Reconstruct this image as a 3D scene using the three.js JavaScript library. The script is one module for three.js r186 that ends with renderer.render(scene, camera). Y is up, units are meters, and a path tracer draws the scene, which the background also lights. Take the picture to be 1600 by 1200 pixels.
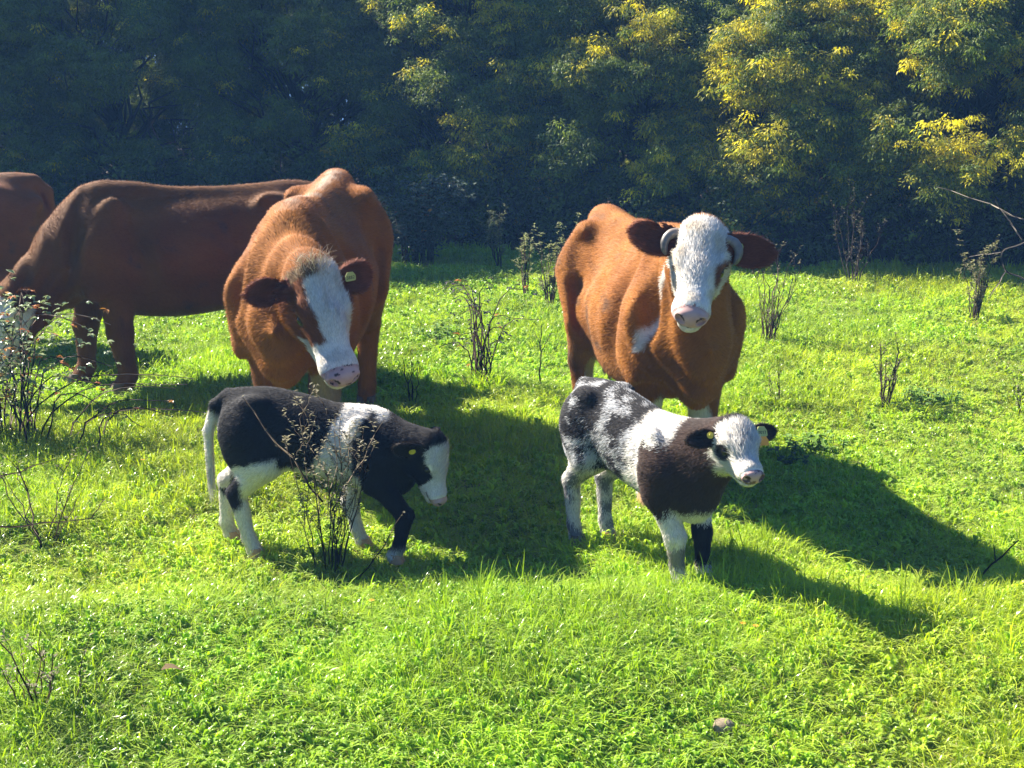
import * as THREE from 'three';
import { mergeGeometries } from 'three/addons/utils/BufferGeometryUtils.js';

// ---------------------------------------------------------------- camera, sky, sun, exposure
const scene = new THREE.Scene();
const camera = new THREE.PerspectiveCamera(33.4, 4 / 3, 0.1, 900);
camera.position.set(0, 1.95, 0);
camera.rotation.set(-0.1974, 0, 0);

const SKY_L = 0.12;
const sunDir = new THREE.Vector3(-0.62, 0.65, -0.43).normalize();
// clear blue sky: deep overhead, paler low down, brighter air round the sun
{
  const W = 512, H = 256, px = new Float32Array(W * H * 4), d = new THREE.Vector3();
  for (let j = 0; j < H; j++) for (let i = 0; i < W; i++) {
    const el = (0.5 - (j + 0.5) / H) * Math.PI * -1, az = ((i + 0.5) / W - 0.5) * 2 * Math.PI;
    d.set(Math.cos(el) * Math.cos(az), Math.sin(el), Math.cos(el) * Math.sin(az));
    const up = Math.max(0, d.y), t = Math.pow(1 - up, 3.2), g = Math.max(0, d.dot(sunDir)), glow = 0.22 * Math.pow(g, 7) + 0.9 * Math.pow(g, 90);
    const o = (j * W + i) * 4;
    px[o] = SKY_L * (0.2 + 0.5 * t + glow * 1.0); px[o + 1] = SKY_L * (0.55 + 0.55 * t + glow * 0.95); px[o + 2] = SKY_L * (1.45 + 0.35 * t + glow * 0.85); px[o + 3] = 1;
  }
  const tex = new THREE.DataTexture(px, W, H, THREE.RGBAFormat, THREE.FloatType);
  tex.mapping = THREE.EquirectangularReflectionMapping; tex.magFilter = tex.minFilter = THREE.LinearFilter; tex.needsUpdate = true;
  scene.background = tex; scene.environment = tex;
}

const sun = new THREE.DirectionalLight(new THREE.Color(1.0, 0.94, 0.82), 5);
sun.name = 'sun';
sun.position.copy(sunDir).multiplyScalar(60).add(new THREE.Vector3(0, 0, -9));
sun.target.position.set(0, 0, -9);
sun.castShadow = true;
sun.shadow.mapSize.set(4096, 4096);
Object.assign(sun.shadow.camera, { left: -16, right: 16, top: 16, bottom: -16, near: 1, far: 120 });
sun.shadow.bias = -0.0005;
scene.add(sun, sun.target);
scene.fog = new THREE.FogExp2(new THREE.Color().setRGB(0.2, 0.47, 1.0), 0.0027);

const renderer = new THREE.WebGLRenderer({ antialias: true });
renderer.toneMapping = THREE.LinearToneMapping;
renderer.toneMappingExposure = 3.9;
renderer.shadowMap.enabled = true;
renderer.shadowMap.type = THREE.PCFSoftShadowMap;

// ---------------------------------------------------------------- helpers
function rng(seed) {
  let s = seed | 0;
  return () => { s = (s + 0x6d2b79f5) | 0; let t = Math.imul(s ^ (s >>> 15), 1 | s); t = (t + Math.imul(t ^ (t >>> 7), 61 | t)) ^ t; return ((t ^ (t >>> 14)) >>> 0) / 4294967296; };
}
const V = (x = 0, y = 0, z = 0) => new THREE.Vector3(x, y, z);
const clamp = (x, a, b) => Math.min(b, Math.max(a, x));
const lerp = (a, b, t) => a + (b - a) * t;
const smooth = (a, b, x) => { const t = clamp((x - a) / (b - a), 0, 1); return t * t * (3 - 2 * t); };
const hash3 = (x, y, z) => { let h = Math.imul(x, 374761393) + Math.imul(y, 668265263) + Math.imul(z, 2147483647 ^ 0x3c6ef372); h = Math.imul(h ^ (h >>> 13), 1274126177); return ((h ^ (h >>> 16)) >>> 0) / 4294967296; };
function noise3(x, y, z) {
  const xi = Math.floor(x), yi = Math.floor(y), zi = Math.floor(z), f = (t) => t * t * (3 - 2 * t), u = f(x - xi), v = f(y - yi), w = f(z - zi);
  const c = (a, b, d) => hash3(xi + a, yi + b, zi + d);
  return lerp(lerp(lerp(c(0, 0, 0), c(1, 0, 0), u), lerp(c(0, 1, 0), c(1, 1, 0), u), v), lerp(lerp(c(0, 0, 1), c(1, 0, 1), u), lerp(c(0, 1, 1), c(1, 1, 1), u), v), w);
}
const fbm = (x, y, z, n = 3) => { let s = 0, a = 0.5, t = 0; for (let i = 0; i < n; i++) { s += a * noise3(x, y, z); t += a; a *= 0.5; x = x * 2.03 + 7.1; y = y * 2.03 + 3.7; z = z * 2.03 + 1.3; } return s / t; };
function spline(xs, ys, x) {       // Catmull-Rom through a table
  const n = xs.length;
  if (x <= xs[0]) return ys[0];
  if (x >= xs[n - 1]) return ys[n - 1];
  let i = 0;
  while (x > xs[i + 1]) i++;
  const h = xs[i + 1] - xs[i], t = (x - xs[i]) / h;
  const m0 = i > 0 ? (ys[i + 1] - ys[i - 1]) / (xs[i + 1] - xs[i - 1]) : (ys[1] - ys[0]) / h;
  const m1 = i < n - 2 ? (ys[i + 2] - ys[i]) / (xs[i + 2] - xs[i]) : (ys[n - 1] - ys[n - 2]) / h;
  const t2 = t * t, t3 = t2 * t;
  return (2 * t3 - 3 * t2 + 1) * ys[i] + (t3 - 2 * t2 + t) * h * m0 + (-2 * t3 + 3 * t2) * ys[i + 1] + (t3 - t2) * h * m1;
}
const taken = {};
const numbered = (name) => { const n = taken[name] = (taken[name] ?? -1) + 1; return n ? name + '_' + String(n).padStart(3, '0') : name; };
function tag(o, label, category, group, kind) {
  if (label) o.userData.label = label;
  if (category) o.userData.category = category;
  if (group) o.userData.group = group;
  if (kind) o.userData.kind = kind;
  return o;
}
function thing(name, label, category, group, x = 0, y = 0, z = 0, turn = 0) {
  const g = new THREE.Group();
  g.name = numbered(name); g.position.set(x, y, z); g.rotation.y = turn;
  scene.add(g);
  return tag(g, label, category, group);
}
function part(name, geometry, material, parent, kind) {
  const m = new THREE.Mesh(geometry, material);
  m.name = name; m.castShadow = m.receiveShadow = true;
  if (kind) m.userData.kind = kind;
  parent.add(m);
  return m;
}
function geo(pos, idx, nor, col) {
  const g = new THREE.BufferGeometry();
  g.setAttribute('position', new THREE.BufferAttribute(pos instanceof Float32Array ? pos : new Float32Array(pos), 3));
  if (idx) g.setIndex(new THREE.BufferAttribute(idx instanceof Uint32Array ? idx : new Uint32Array(idx), 1));
  if (nor) g.setAttribute('normal', new THREE.BufferAttribute(nor instanceof Float32Array ? nor : new Float32Array(nor), 3)); else g.computeVertexNormals();
  if (col) g.setAttribute('color', new THREE.BufferAttribute(col instanceof Float32Array ? col : new Float32Array(col), 3));
  return g;
}
// the lie of the land: rises gently away from the lens, higher towards the trees on the right
const GF = [-60, 0, 2, 3.2, 3.87, 4.4, 4.75, 5.2, 6.0, 6.75, 8.5, 10.5, 12.5, 15, 20, 120];
const GY = [-2.4, -0.6, -0.34, -0.16, -0.04, 0.055, 0.085, 0.035, 0.09, 0.125, 0.22, 0.35, 0.47, 0.56, 0.66, 1.6];
function ground(x, z) {
  const F = -z;
  let y = spline(GF, GY, F);
  y += 0.016 * clamp(x, -12, 12) * smooth(8, 13, F);
  y += 0.022 * clamp(x, -4, 4) * (1 - smooth(5.5, 7.5, F)) * smooth(2, 4.5, F);
  y += 0.05 * (fbm(x * 0.7 + 5, 0, z * 0.7, 2) - 0.5) + 0.035 * (fbm(x * 2.3, 4, z * 2.3, 2) - 0.5);
  return y;
}
const mixc = (a, b, t) => [lerp(a[0], b[0], t), lerp(a[1], b[1], t), lerp(a[2], b[2], t)];
// ---------------------------------------------------------------- implicit bodies
// A field is a list of blended solids; it is meshed with surface nets on a grid.
const ellipsoid = (c, r, rot) => {       // rot: [ax, ay, az] applied to the solid
  const q = rot ? new THREE.Quaternion().setFromEuler(new THREE.Euler(...rot)).invert() : null, m = q ? new THREE.Matrix4().makeRotationFromQuaternion(q).elements : null;
  const [cx, cy, cz] = c, [a, b, d] = r;
  return (x, y, z) => {
    x -= cx; y -= cy; z -= cz;
    if (m) { const X = m[0] * x + m[4] * y + m[8] * z, Y = m[1] * x + m[5] * y + m[9] * z, Z = m[2] * x + m[6] * y + m[10] * z; x = X; y = Y; z = Z; }
    const x1 = x / a, y1 = y / b, z1 = z / d, k0 = Math.sqrt(x1 * x1 + y1 * y1 + z1 * z1);
    if (k0 < 1e-4) return -Math.min(a, b, d);
    const x2 = x1 / a, y2 = y1 / b, z2 = z1 / d;
    return k0 * (k0 - 1) / Math.sqrt(x2 * x2 + y2 * y2 + z2 * z2);
  };
};
const capsule = (a, b, ra, rb) => {
  const [ax, ay, az] = a, bx = b[0] - ax, by = b[1] - ay, bz = b[2] - az, l = bx * bx + by * by + bz * bz || 1e-9;
  return (x, y, z) => {
    x -= ax; y -= ay; z -= az;
    const t = clamp((x * bx + y * by + z * bz) / l, 0, 1), u = x - bx * t, v = y - by * t, w = z - bz * t;
    return Math.sqrt(u * u + v * v + w * w) - lerp(ra, rb, t);
  };
};
class Field {
  constructor() { this.f = []; this.k = []; this.cut = []; }
  add(f, k = 0.05) { this.f.push(f); this.k.push(k); this.cut.push(false); return this; }
  sub(f, k = 0.01) { this.f.push(f); this.k.push(k); this.cut.push(true); return this; }
  at(x, y, z) {
    let d = 10;
    const { f, k, cut } = this;
    for (let i = 0; i < f.length; i++) {
      const K = k[i];
      if (cut[i]) { const e = -f[i](x, y, z), h = Math.max(K - Math.abs(d - e), 0) / K; d = Math.max(d, e) + h * h * K * 0.25; }
      else { const e = f[i](x, y, z), h = Math.max(K - Math.abs(d - e), 0) / K; d = Math.min(d, e) - h * h * K * 0.25; }
    }
    return d;
  }
}
function surfaceNet(at, lo, hi, cell, keep) {
  const nx = Math.ceil((hi[0] - lo[0]) / cell) + 1, ny = Math.ceil((hi[1] - lo[1]) / cell) + 1, nz = Math.ceil((hi[2] - lo[2]) / cell) + 1;
  const val = new Float32Array(nx * ny * nz).fill(1), B = 8, half = B * cell * 0.87;
  const I = (i, j, k) => (k * ny + j) * nx + i;
  for (let k = 0; k < nz; k += B) for (let j = 0; j < ny; j += B) for (let i = 0; i < nx; i += B) {
    const c = at(lo[0] + (i + B / 2) * cell, lo[1] + (j + B / 2) * cell, lo[2] + (k + B / 2) * cell), far = Math.abs(c) > half * 2.2 + 0.03;
    for (let c2 = k; c2 < Math.min(nz, k + B); c2++) for (let b2 = j; b2 < Math.min(ny, j + B); b2++) for (let a2 = i; a2 < Math.min(nx, i + B); a2++)
      val[I(a2, b2, c2)] = far ? c : at(lo[0] + a2 * cell, lo[1] + b2 * cell, lo[2] + c2 * cell);
  }
  const vid = new Int32Array(nx * ny * nz).fill(-1), pos = [], idx = [];
  const E = [[0, 1], [2, 3], [4, 5], [6, 7], [0, 2], [1, 3], [4, 6], [5, 7], [0, 4], [1, 5], [2, 6], [3, 7]];
  const v8 = new Float32Array(8);
  for (let k = 0; k < nz - 1; k++) for (let j = 0; j < ny - 1; j++) for (let i = 0; i < nx - 1; i++) {
    let neg = 0;
    for (let c = 0; c < 8; c++) { v8[c] = val[I(i + (c & 1), j + ((c >> 1) & 1), k + (c >> 2))]; if (v8[c] < 0) neg++; }
    if (!neg || neg === 8) continue;
    let x = 0, y = 0, z = 0, n = 0;
    for (const [a, b] of E) {
      if (v8[a] < 0 === v8[b] < 0) continue;
      const t = v8[a] / (v8[a] - v8[b]);
      x += lerp(a & 1, b & 1, t); y += lerp((a >> 1) & 1, (b >> 1) & 1, t); z += lerp(a >> 2, b >> 2, t); n++;
    }
    vid[I(i, j, k)] = pos.length / 3;
    pos.push(lo[0] + (i + x / n) * cell, lo[1] + (j + y / n) * cell, lo[2] + (k + z / n) * cell);
  }
  const nor = new Float32Array(pos.length), e = cell * 0.6, ok = new Uint8Array(pos.length / 3);
  for (let p = 0; p < pos.length; p += 3) {
    const x = pos[p], y = pos[p + 1], z = pos[p + 2];
    let gx = at(x + e, y, z) - at(x - e, y, z), gy = at(x, y + e, z) - at(x, y - e, z), gz = at(x, y, z + e) - at(x, y, z - e);
    const l = Math.hypot(gx, gy, gz) || 1;
    nor[p] = gx / l; nor[p + 1] = gy / l; nor[p + 2] = gz / l;
    ok[p / 3] = !keep || keep(x, y, z) ? 1 : 0;
  }
  const quad = (a, b, c, d, flip) => {
    if (a < 0 || b < 0 || c < 0 || d < 0 || !(ok[a] && ok[b] && ok[c] && ok[d])) return;
    if (flip) idx.push(a, c, b, a, d, c); else idx.push(a, b, c, a, c, d);
  };
  for (let k = 1; k < nz - 1; k++) for (let j = 1; j < ny - 1; j++) for (let i = 1; i < nx - 1; i++) {
    const s = val[I(i, j, k)] < 0;
    if (s !== val[I(i + 1, j, k)] < 0) quad(vid[I(i, j - 1, k - 1)], vid[I(i, j, k - 1)], vid[I(i, j, k)], vid[I(i, j - 1, k)], !s);
    if (s !== val[I(i, j + 1, k)] < 0) quad(vid[I(i - 1, j, k - 1)], vid[I(i - 1, j, k)], vid[I(i, j, k)], vid[I(i, j, k - 1)], !s);
    if (s !== val[I(i, j, k + 1)] < 0) quad(vid[I(i - 1, j - 1, k)], vid[I(i, j - 1, k)], vid[I(i, j, k)], vid[I(i - 1, j, k)], !s);
  }
  return { pos, nor: Array.from(nor), idx };
}
// trunk of the animal: cross sections along x, each an egg with its own top, bottom, half width
function trunk(T) {
  const n = 160, x0 = T.x[0], x1 = T.x[T.x.length - 1], tab = ['top', 'bot', 'hw', 'wy'].map((k) => Float32Array.from({ length: n + 1 }, (_, i) => spline(T.x, T[k], lerp(x0, x1, i / n))));
  return (x, y, z) => {
    const c = clamp(x, x0, x1), u = (c - x0) / (x1 - x0) * n, i = Math.min(n - 1, u | 0), t = u - i, g = (a) => lerp(a[i], a[i + 1], t);
    const top = g(tab[0]), bot = g(tab[1]), hw = g(tab[2]), cy = lerp(bot, top, g(tab[3])), up = y > cy, ry = up ? top - cy : cy - bot, e = up ? (T.eTop ?? 1.9) : 2.15;
    const r = Math.pow(Math.pow(Math.abs(z) / hw, e) + Math.pow(Math.abs(y - cy) / ry, e), 1 / e);
    return (r - 1) * Math.min(hw, ry) * 0.92 + Math.abs(x - c);
  };
}

const M = {};
M.coat = new THREE.MeshPhysicalMaterial({ vertexColors: true, roughness: 0.8, sheen: 0.1, sheenColor: new THREE.Color(0.9, 0.8, 0.7), sheenRoughness: 0.5, side: THREE.DoubleSide, specularIntensity: 0.5 });
M.hair = new THREE.MeshPhysicalMaterial({ vertexColors: true, roughness: 0.85, transmission: 0.16, thickness: 0, side: THREE.DoubleSide, specularIntensity: 0.35 });
M.eye = new THREE.MeshPhysicalMaterial({ color: new THREE.Color().setRGB(0.008, 0.006, 0.005), roughness: 0.2, specularIntensity: 0.9 });
M.hoof = new THREE.MeshStandardMaterial({ color: new THREE.Color().setRGB(0.1, 0.07, 0.045), roughness: 0.6 });
M.paleHoof = new THREE.MeshStandardMaterial({ color: new THREE.Color().setRGB(0.42, 0.24, 0.12), roughness: 0.6 });
M.horn = new THREE.MeshPhysicalMaterial({ vertexColors: true, roughness: 0.42, clearcoat: 0.15, clearcoatRoughness: 0.4 });

function headFrame(H) {      // head axes in the animal's space: x down the nose, y out of the forehead
  const f = V(...H.forward).normalize(), u0 = V(...H.up), s = V().crossVectors(f, u0).normalize(), u = V().crossVectors(s, f).normalize();
  return new THREE.Matrix4().makeBasis(f, u, s).setPosition(...H.poll);
}
function headSolids(H) {     // head in its own axes, metres for a grown cow
  const F = new Field();
  const c = H.calf ? 1 : 0;
  F.add(ellipsoid([0.06, -0.07, 0], [0.135, 0.115, 0.115 + 0.008 * c]), 0.03);
  F.add(ellipsoid([-0.005, 0.0, 0], [0.07, 0.055, 0.085]), 0.05);
  F.add(ellipsoid([0.14, -0.042 + 0.012 * c, 0], [0.17, 0.082, 0.112 + 0.006 * c]), 0.05);
  F.add(capsule([0.2, -0.05, 0.03], [0.43, -0.058, 0.022], 0.062, 0.05), 0.05);
  F.add(capsule([0.2, -0.05, -0.03], [0.43, -0.058, -0.022], 0.062, 0.05), 0.05);
  F.add(ellipsoid([0.455, -0.078, 0], [0.09, 0.072 - 0.01 * c, 0.1 - 0.014 * c]), 0.04);
  F.add(ellipsoid([0.512, -0.06, 0], [0.038, 0.052, 0.086], [0, 0, 0.25]), 0.02);
  for (const s of [-1, 1]) {
    F.add(capsule([0.07, -0.2, 0.06 * s], [0.4, -0.15, 0.022 * s], 0.058, 0.038), 0.06);
    F.add(ellipsoid([0.12, -0.145, 0.082 * s], [0.13, 0.1, 0.042]), 0.05);
    F.add(ellipsoid([0.17, -0.018, 0.098 * s], [0.05, 0.03, 0.03], [0, 0.3 * s, 0]), 0.04);
    F.add(ellipsoid([0.3, -0.1, 0.06 * s], [0.1, 0.035, 0.02]), 0.05);
  }
  F.add(ellipsoid([0.47 - 0.015 * c, -0.148 + 0.008 * c, 0], [0.062, 0.042 - 0.006 * c, 0.062]), 0.02);
  for (const s of [-1, 1]) {
    F.sub(capsule([0.55, -0.122, 0], [0.42, -0.13, 0.108 * s], 0.009, 0.01), 0.01);
    F.sub(ellipsoid([0.545, -0.05, 0.054 * s], [0.042, 0.03, 0.017], [0.6 * s, 0.5 * s, 0.3]), 0.01);
    F.sub(ellipsoid([0.192, -0.058, 0.128 * s], [0.03, 0.019, 0.03]), 0.015);
    F.add(ellipsoid([0.187, -0.037, 0.113 * s], [0.036, 0.009, 0.012], [0, 0.25 * s, -0.1]), 0.012);
    F.add(ellipsoid([0.197, -0.081, 0.11 * s], [0.03, 0.007, 0.01], [0, 0.25 * s, 0.1]), 0.012);
  }
  return F;
}
function earSolids(F, E, s) {      // a leaf-shaped cup on a short stalk; E: base, dir, face (the way the opening looks), length, width
  const b = V(...E.base), d = V(...E.dir).normalize(), n = V(...E.face).normalize(), w = V().crossVectors(n, d).normalize();
  n.crossVectors(d, w).normalize();
  const L = E.len, W = E.wid, m = new THREE.Matrix4().makeBasis(d, w, n).invert().elements, c = b.clone().addScaledVector(d, L * 0.52);
  const loc = (x, y, z) => { x -= c.x; y -= c.y; z -= c.z; return [m[0] * x + m[4] * y + m[8] * z, m[1] * x + m[5] * y + m[9] * z, m[2] * x + m[6] * y + m[10] * z]; };
  const shell = (x, y, z) => {
    const [u, v, q] = loc(x, y, z), t = clamp(u / (L * 0.52), -1, 1);
    const half = W * 0.5 * Math.sqrt(Math.max(1e-3, 1 - Math.pow(Math.abs(t + 0.02), t > 0 ? 2.0 : 2.6))) * (0.92 + 0.12 * Math.sin((t + 1) * 1.5));
    const bend = 0.3 * v * v / W + (t < -0.2 ? 0.2 * Math.abs(v) * (-0.2 - t) : 0) - 0.12 * L * t * t * 0.4;
    const dn = Math.abs(q - bend + 0.012) - 0.009, dv = Math.abs(v) - half, du = Math.abs(u) - L * 0.52;
    const ex = Math.max(dv, du);
    return ex > 0 ? Math.hypot(ex, Math.max(dn, 0)) - 0.003 : Math.max(ex, dn) - 0.003;
  };
  F.add(capsule([b.x, b.y, b.z], [b.x + d.x * L * 0.22, b.y + d.y * L * 0.22, b.z + d.z * L * 0.22], 0.034, 0.018), 0.03);
  F.add(shell, 0.012);
}

let coatTris = 0;
function animal(A) {
  const root = thing(A.name, A.label, A.category, A.group, A.at[0], ground(A.at[0], A.at[1]), A.at[1], A.turn);
  root.rotation.z = A.pitch ?? 0;
  const sc = A.s ?? 1; root.scale.setScalar(sc);
  const R = rng(A.seed), S = A.scale ?? 1, Hs = A.head.size ?? 1, lx = A.head.lx ?? 1;
  const toWorld = (x0, z0, x = x0 * sc, z = z0 * sc) => [A.at[0] + x * Math.cos(A.turn) + z * Math.sin(A.turn), A.at[1] - x * Math.sin(A.turn) + z * Math.cos(A.turn)];
  const hm = headFrame(A.head), hi = hm.clone().invert(), h = hi.elements;
  const toHead = (x, y, z) => [(h[0] * x + h[4] * y + h[8] * z + h[12]) / Hs / lx, (h[1] * x + h[5] * y + h[9] * z + h[13]) / Hs, (h[2] * x + h[6] * y + h[10] * z + h[14]) / Hs];
  const HF = headSolids(A.head);
  const fromHead = (x, y, z) => V(x * Hs * lx, y * Hs, z * Hs).applyMatrix4(hm).toArray();
  const EF = new Field();
  for (const s of [-1, 1]) {
    const e = { base: [0.03, -0.05, 0.105 * s], dir: [-0.12, -0.05, s], face: [0.5, 0.8, 0.2 * s], len: 0.23, wid: 0.135, ...(A.ears?.common), ...(A.ears?.[s > 0 ? 'plus' : 'minus']) };
    earSolids(EF, { ...e }, s);
  }
  const earAt = (x, y, z) => EF.at(x, y, z) * Hs;
  // body
  const B = new Field();
  B.add(trunk(A.trunk), 0.02);
  for (const [f, k] of A.solids) B.add(f, k);
  const hooves = [];
  for (const L of A.legs) {
    const j = L.joints.map((p) => p.slice());
    const hoofWorld = toWorld(j[j.length - 1][0], j[j.length - 1][2]);
    const dy = (ground(...hoofWorld) - root.position.y) / sc - (L.sink ?? 0.0) - j[j.length - 1][0] * Math.sin(A.pitch ?? 0);
    j[j.length - 1][1] += dy; j[j.length - 2][1] += dy; j[j.length - 3][1] += dy * 0.5;
    for (let i = 0; i < j.length - 1; i++) B.add(capsule(j[i], j[i + 1], L.r[i], L.r[i + 1]), i === 0 ? 0.12 * S : 0.035 * S);
    hooves.push([j[j.length - 1], j[j.length - 2], L.r[L.r.length - 1], L.pale]);
  }
  const nb = A.neck.map(([a, b, ra, rb, k]) => [capsule(a, fromHead(...b), ra, rb), k]);
  for (const [f, k] of nb) B.add(f, k);
  for (const [a, b, ra, rb] of A.tail) B.add(capsule(a, b, ra, rb), 0.03 * S);
  for (const [f, k] of A.cuts ?? []) B.sub(f, k);
  const folds = A.folds ?? (() => 0);
  const at = (x, y, z) => {
    const b = B.at(x, y, z), q = toHead(x, y, z), e = HF.at(q[0], q[1], q[2]) * Hs, K = 0.06 * Hs, g = Math.max(K - Math.abs(b - e), 0) / K;
    let d = Math.min(b, e) - g * g * K * 0.25;
    if (q[0] > -0.25 && q[0] < 0.3 && Math.abs(q[2]) > 0.06) { const r = earAt(q[0], q[1], q[2]), K2 = 0.02 * Hs, g2 = Math.max(K2 - Math.abs(d - r), 0) / K2; d = Math.min(d, r) - g2 * g2 * K2 * 0.25; }
    return d + folds(x, y, z);
  };
  const boxLo = [-0.16, -0.32, -0.42], boxHi = [0.62, 0.16, 0.42];
  const inBox = (q, m) => q[0] > boxLo[0] + m && q[0] < boxHi[0] - m && q[1] > boxLo[1] + m && q[1] < boxHi[1] - m && q[2] > boxLo[2] + m && q[2] < boxHi[2] - m;
  const m1 = surfaceNet(at, A.box[0], A.box[1], A.cell, (x, y, z) => !inBox(toHead(x, y, z), 0.05));
  const headAt = (x, y, z) => { const p = fromHead(x, y, z); return at(p[0], p[1], p[2]) / Hs; };
  const m2 = surfaceNet(headAt, boxLo, boxHi, A.headCell / Hs, (x, y, z) => inBox([x, y, z], 0.02));
  // join: head vertices into the animal's space
  const p2 = [], n2 = [], nm = new THREE.Matrix3().setFromMatrix4(hm), v = V();
  for (let i = 0; i < m2.pos.length; i += 3) {
    p2.push(...fromHead(m2.pos[i], m2.pos[i + 1], m2.pos[i + 2]));
    v.set(m2.nor[i], m2.nor[i + 1], m2.nor[i + 2]).applyMatrix3(nm).normalize(); n2.push(v.x, v.y, v.z);
  }
  const off = m1.pos.length / 3;
  const pos = new Float32Array(m1.pos.concat(p2)), nor = new Float32Array(m1.nor.concat(n2)), idx = new Uint32Array(m1.idx.concat(m2.idx.map((i) => i + off)));
  const col = new Float32Array(pos.length);
  const isHead = (x, y, z, q) => q[0] > -0.1 && inBox(q, 0) && (HF.at(q[0], q[1], q[2]) < 0.03 || EF.at(q[0], q[1], q[2]) < 0.02);
  const paint = (x, y, z) => {
    const q = toHead(x, y, z);
    const ear = Math.abs(q[2]) > 0.122 && EF.at(q[0], q[1], q[2]) < 0.02 && q[0] < 0.2;
    const hd = isHead(x, y, z, q), c = A.color(x, y, z, q, hd, ear);
    return hd && !ear ? recessAndLidMarks(c, q) : c;
  };
  for (let i = 0; i < pos.length; i += 3) { const c = paint(pos[i], pos[i + 1], pos[i + 2]); col[i] = c[0]; col[i + 1] = c[1]; col[i + 2] = c[2]; }
  const body = part('body', geo(pos, idx, nor, col), M.coat, root);
  // coat of short hair
  const tri = idx.length / 3, cum = new Float32Array(tri);
  let area = 0;
  for (let t = 0; t < tri; t++) {
    const a = idx[t * 3] * 3, b = idx[t * 3 + 1] * 3, c = idx[t * 3 + 2] * 3;
    const ux = pos[b] - pos[a], uy = pos[b + 1] - pos[a + 1], uz = pos[b + 2] - pos[a + 2], wx = pos[c] - pos[a], wy = pos[c + 1] - pos[a + 1], wz = pos[c + 2] - pos[a + 2];
    area += 0.5 * Math.hypot(uy * wz - uz * wy, uz * wx - ux * wz, ux * wy - uy * wx) * (t * 3 >= m1.idx.length ? (A.headHair ?? 1.6) : 1);
    cum[t] = area;
  }
  const N = A.hairs, hp = new Float32Array(N * 9), hn = new Float32Array(N * 9), hc = new Float32Array(N * 9);
  let k = 0;
  const t3 = V(), n3 = V(), w3 = V(), d3 = V();
  for (let i = 0; i < N; i++) {
    const r = (i + R()) / N * area;
    let a = 0, b = tri - 1;
    while (a < b) { const m = (a + b) >> 1; if (cum[m] < r) a = m + 1; else b = m; }
    let u = R(), w = R();
    if (u + w > 1) { u = 1 - u; w = 1 - w; }
    const i0 = idx[a * 3] * 3, i1 = idx[a * 3 + 1] * 3, i2 = idx[a * 3 + 2] * 3, mix = (A_, o) => A_[i0 + o] * (1 - u - w) + A_[i1 + o] * u + A_[i2 + o] * w;
    const x = mix(pos, 0), y = mix(pos, 1), z = mix(pos, 2);
    n3.set(mix(nor, 0), mix(nor, 1), mix(nor, 2)).normalize();
    const q = toHead(x, y, z), head = isHead(x, y, z, q), g = A.grow(x, y, z, q, head, n3);
    if (!g || g.len <= 0) continue;
    const fr = (head ? 0.003 : A.fray ?? 0.008) * 2, c = paint(x + (R() - 0.5) * fr, y + (R() - 0.5) * fr, z + (R() - 0.5) * fr);
    t3.set(g.dir[0], g.dir[1], g.dir[2]);
    if (head) t3.transformDirection(hm);
    t3.set(t3.x + (R() - 0.5) * g.mess, t3.y + (R() - 0.5) * g.mess, t3.z + (R() - 0.5) * g.mess);
    t3.addScaledVector(n3, -t3.dot(n3)).normalize();
    const lift = g.lift * (0.6 + 0.8 * R()), len = g.len * (0.55 + 0.9 * R()), wid = (g.wid ?? 0.0028) * (0.7 + 0.7 * R());
    d3.copy(t3).multiplyScalar(Math.cos(lift)).addScaledVector(n3, Math.sin(lift));
    w3.crossVectors(n3, d3).normalize().multiplyScalar(wid / 2).addScaledVector(n3, (R() - 0.5) * wid * 0.5);
    const o = k * 9, sh = 0.76 + 0.48 * R(), tint = (R() - 0.5) * 0.1;
    // winding so that the face looks away from the skin
    hp[o] = x + w3.x; hp[o + 1] = y + w3.y; hp[o + 2] = z + w3.z;
    hp[o + 3] = x + d3.x * len; hp[o + 4] = y + d3.y * len; hp[o + 5] = z + d3.z * len;
    hp[o + 6] = x - w3.x; hp[o + 7] = y - w3.y; hp[o + 8] = z - w3.z;
    const jx = (R() - 0.5) * 0.6, jy = (R() - 0.5) * 0.6, jz = (R() - 0.5) * 0.6;
    const ex = (hp[o + 3] - hp[o]), ey = (hp[o + 4] - hp[o + 1]), ez = (hp[o + 5] - hp[o + 2]), fx = hp[o + 6] - hp[o], fy = hp[o + 7] - hp[o + 1], fz = hp[o + 8] - hp[o + 2];
    const gx = ey * fz - ez * fy, gy = ez * fx - ex * fz, gz = ex * fy - ey * fx;
    if (gx * n3.x + gy * n3.y + gz * n3.z < 0) for (let s = 0; s < 3; s++) { const tmp = hp[o + s]; hp[o + s] = hp[o + 6 + s]; hp[o + 6 + s] = tmp; }
    for (let s = 0; s < 3; s++) {
      const l = Math.hypot(n3.x + jx, n3.y + jy, n3.z + jz);
      hn[o + s * 3] = (n3.x + jx) / l; hn[o + s * 3 + 1] = (n3.y + jy) / l; hn[o + s * 3 + 2] = (n3.z + jz) / l;
      hc[o + s * 3] = c[0] * sh * (1 + tint); hc[o + s * 3 + 1] = c[1] * sh; hc[o + s * 3 + 2] = c[2] * sh * (1 - tint);
    }
    k++;
  }
  coatTris += k;
  part('coat', geo(hp.slice(0, k * 9), Uint32Array.from({ length: k * 3 }, (_, i) => i), hn.slice(0, k * 9), hc.slice(0, k * 9)), M.hair, body, 'stuff');
  // eyes
  const eyeG = new THREE.SphereGeometry(0.034 * Hs, 20, 14);
  for (const s of [-1, 1]) { const e = part('eye', eyeG, M.eye, root); e.position.set(...fromHead(0.194, -0.056, (A.head.calf ? 0.108 : 0.104) * s)); }
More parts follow.
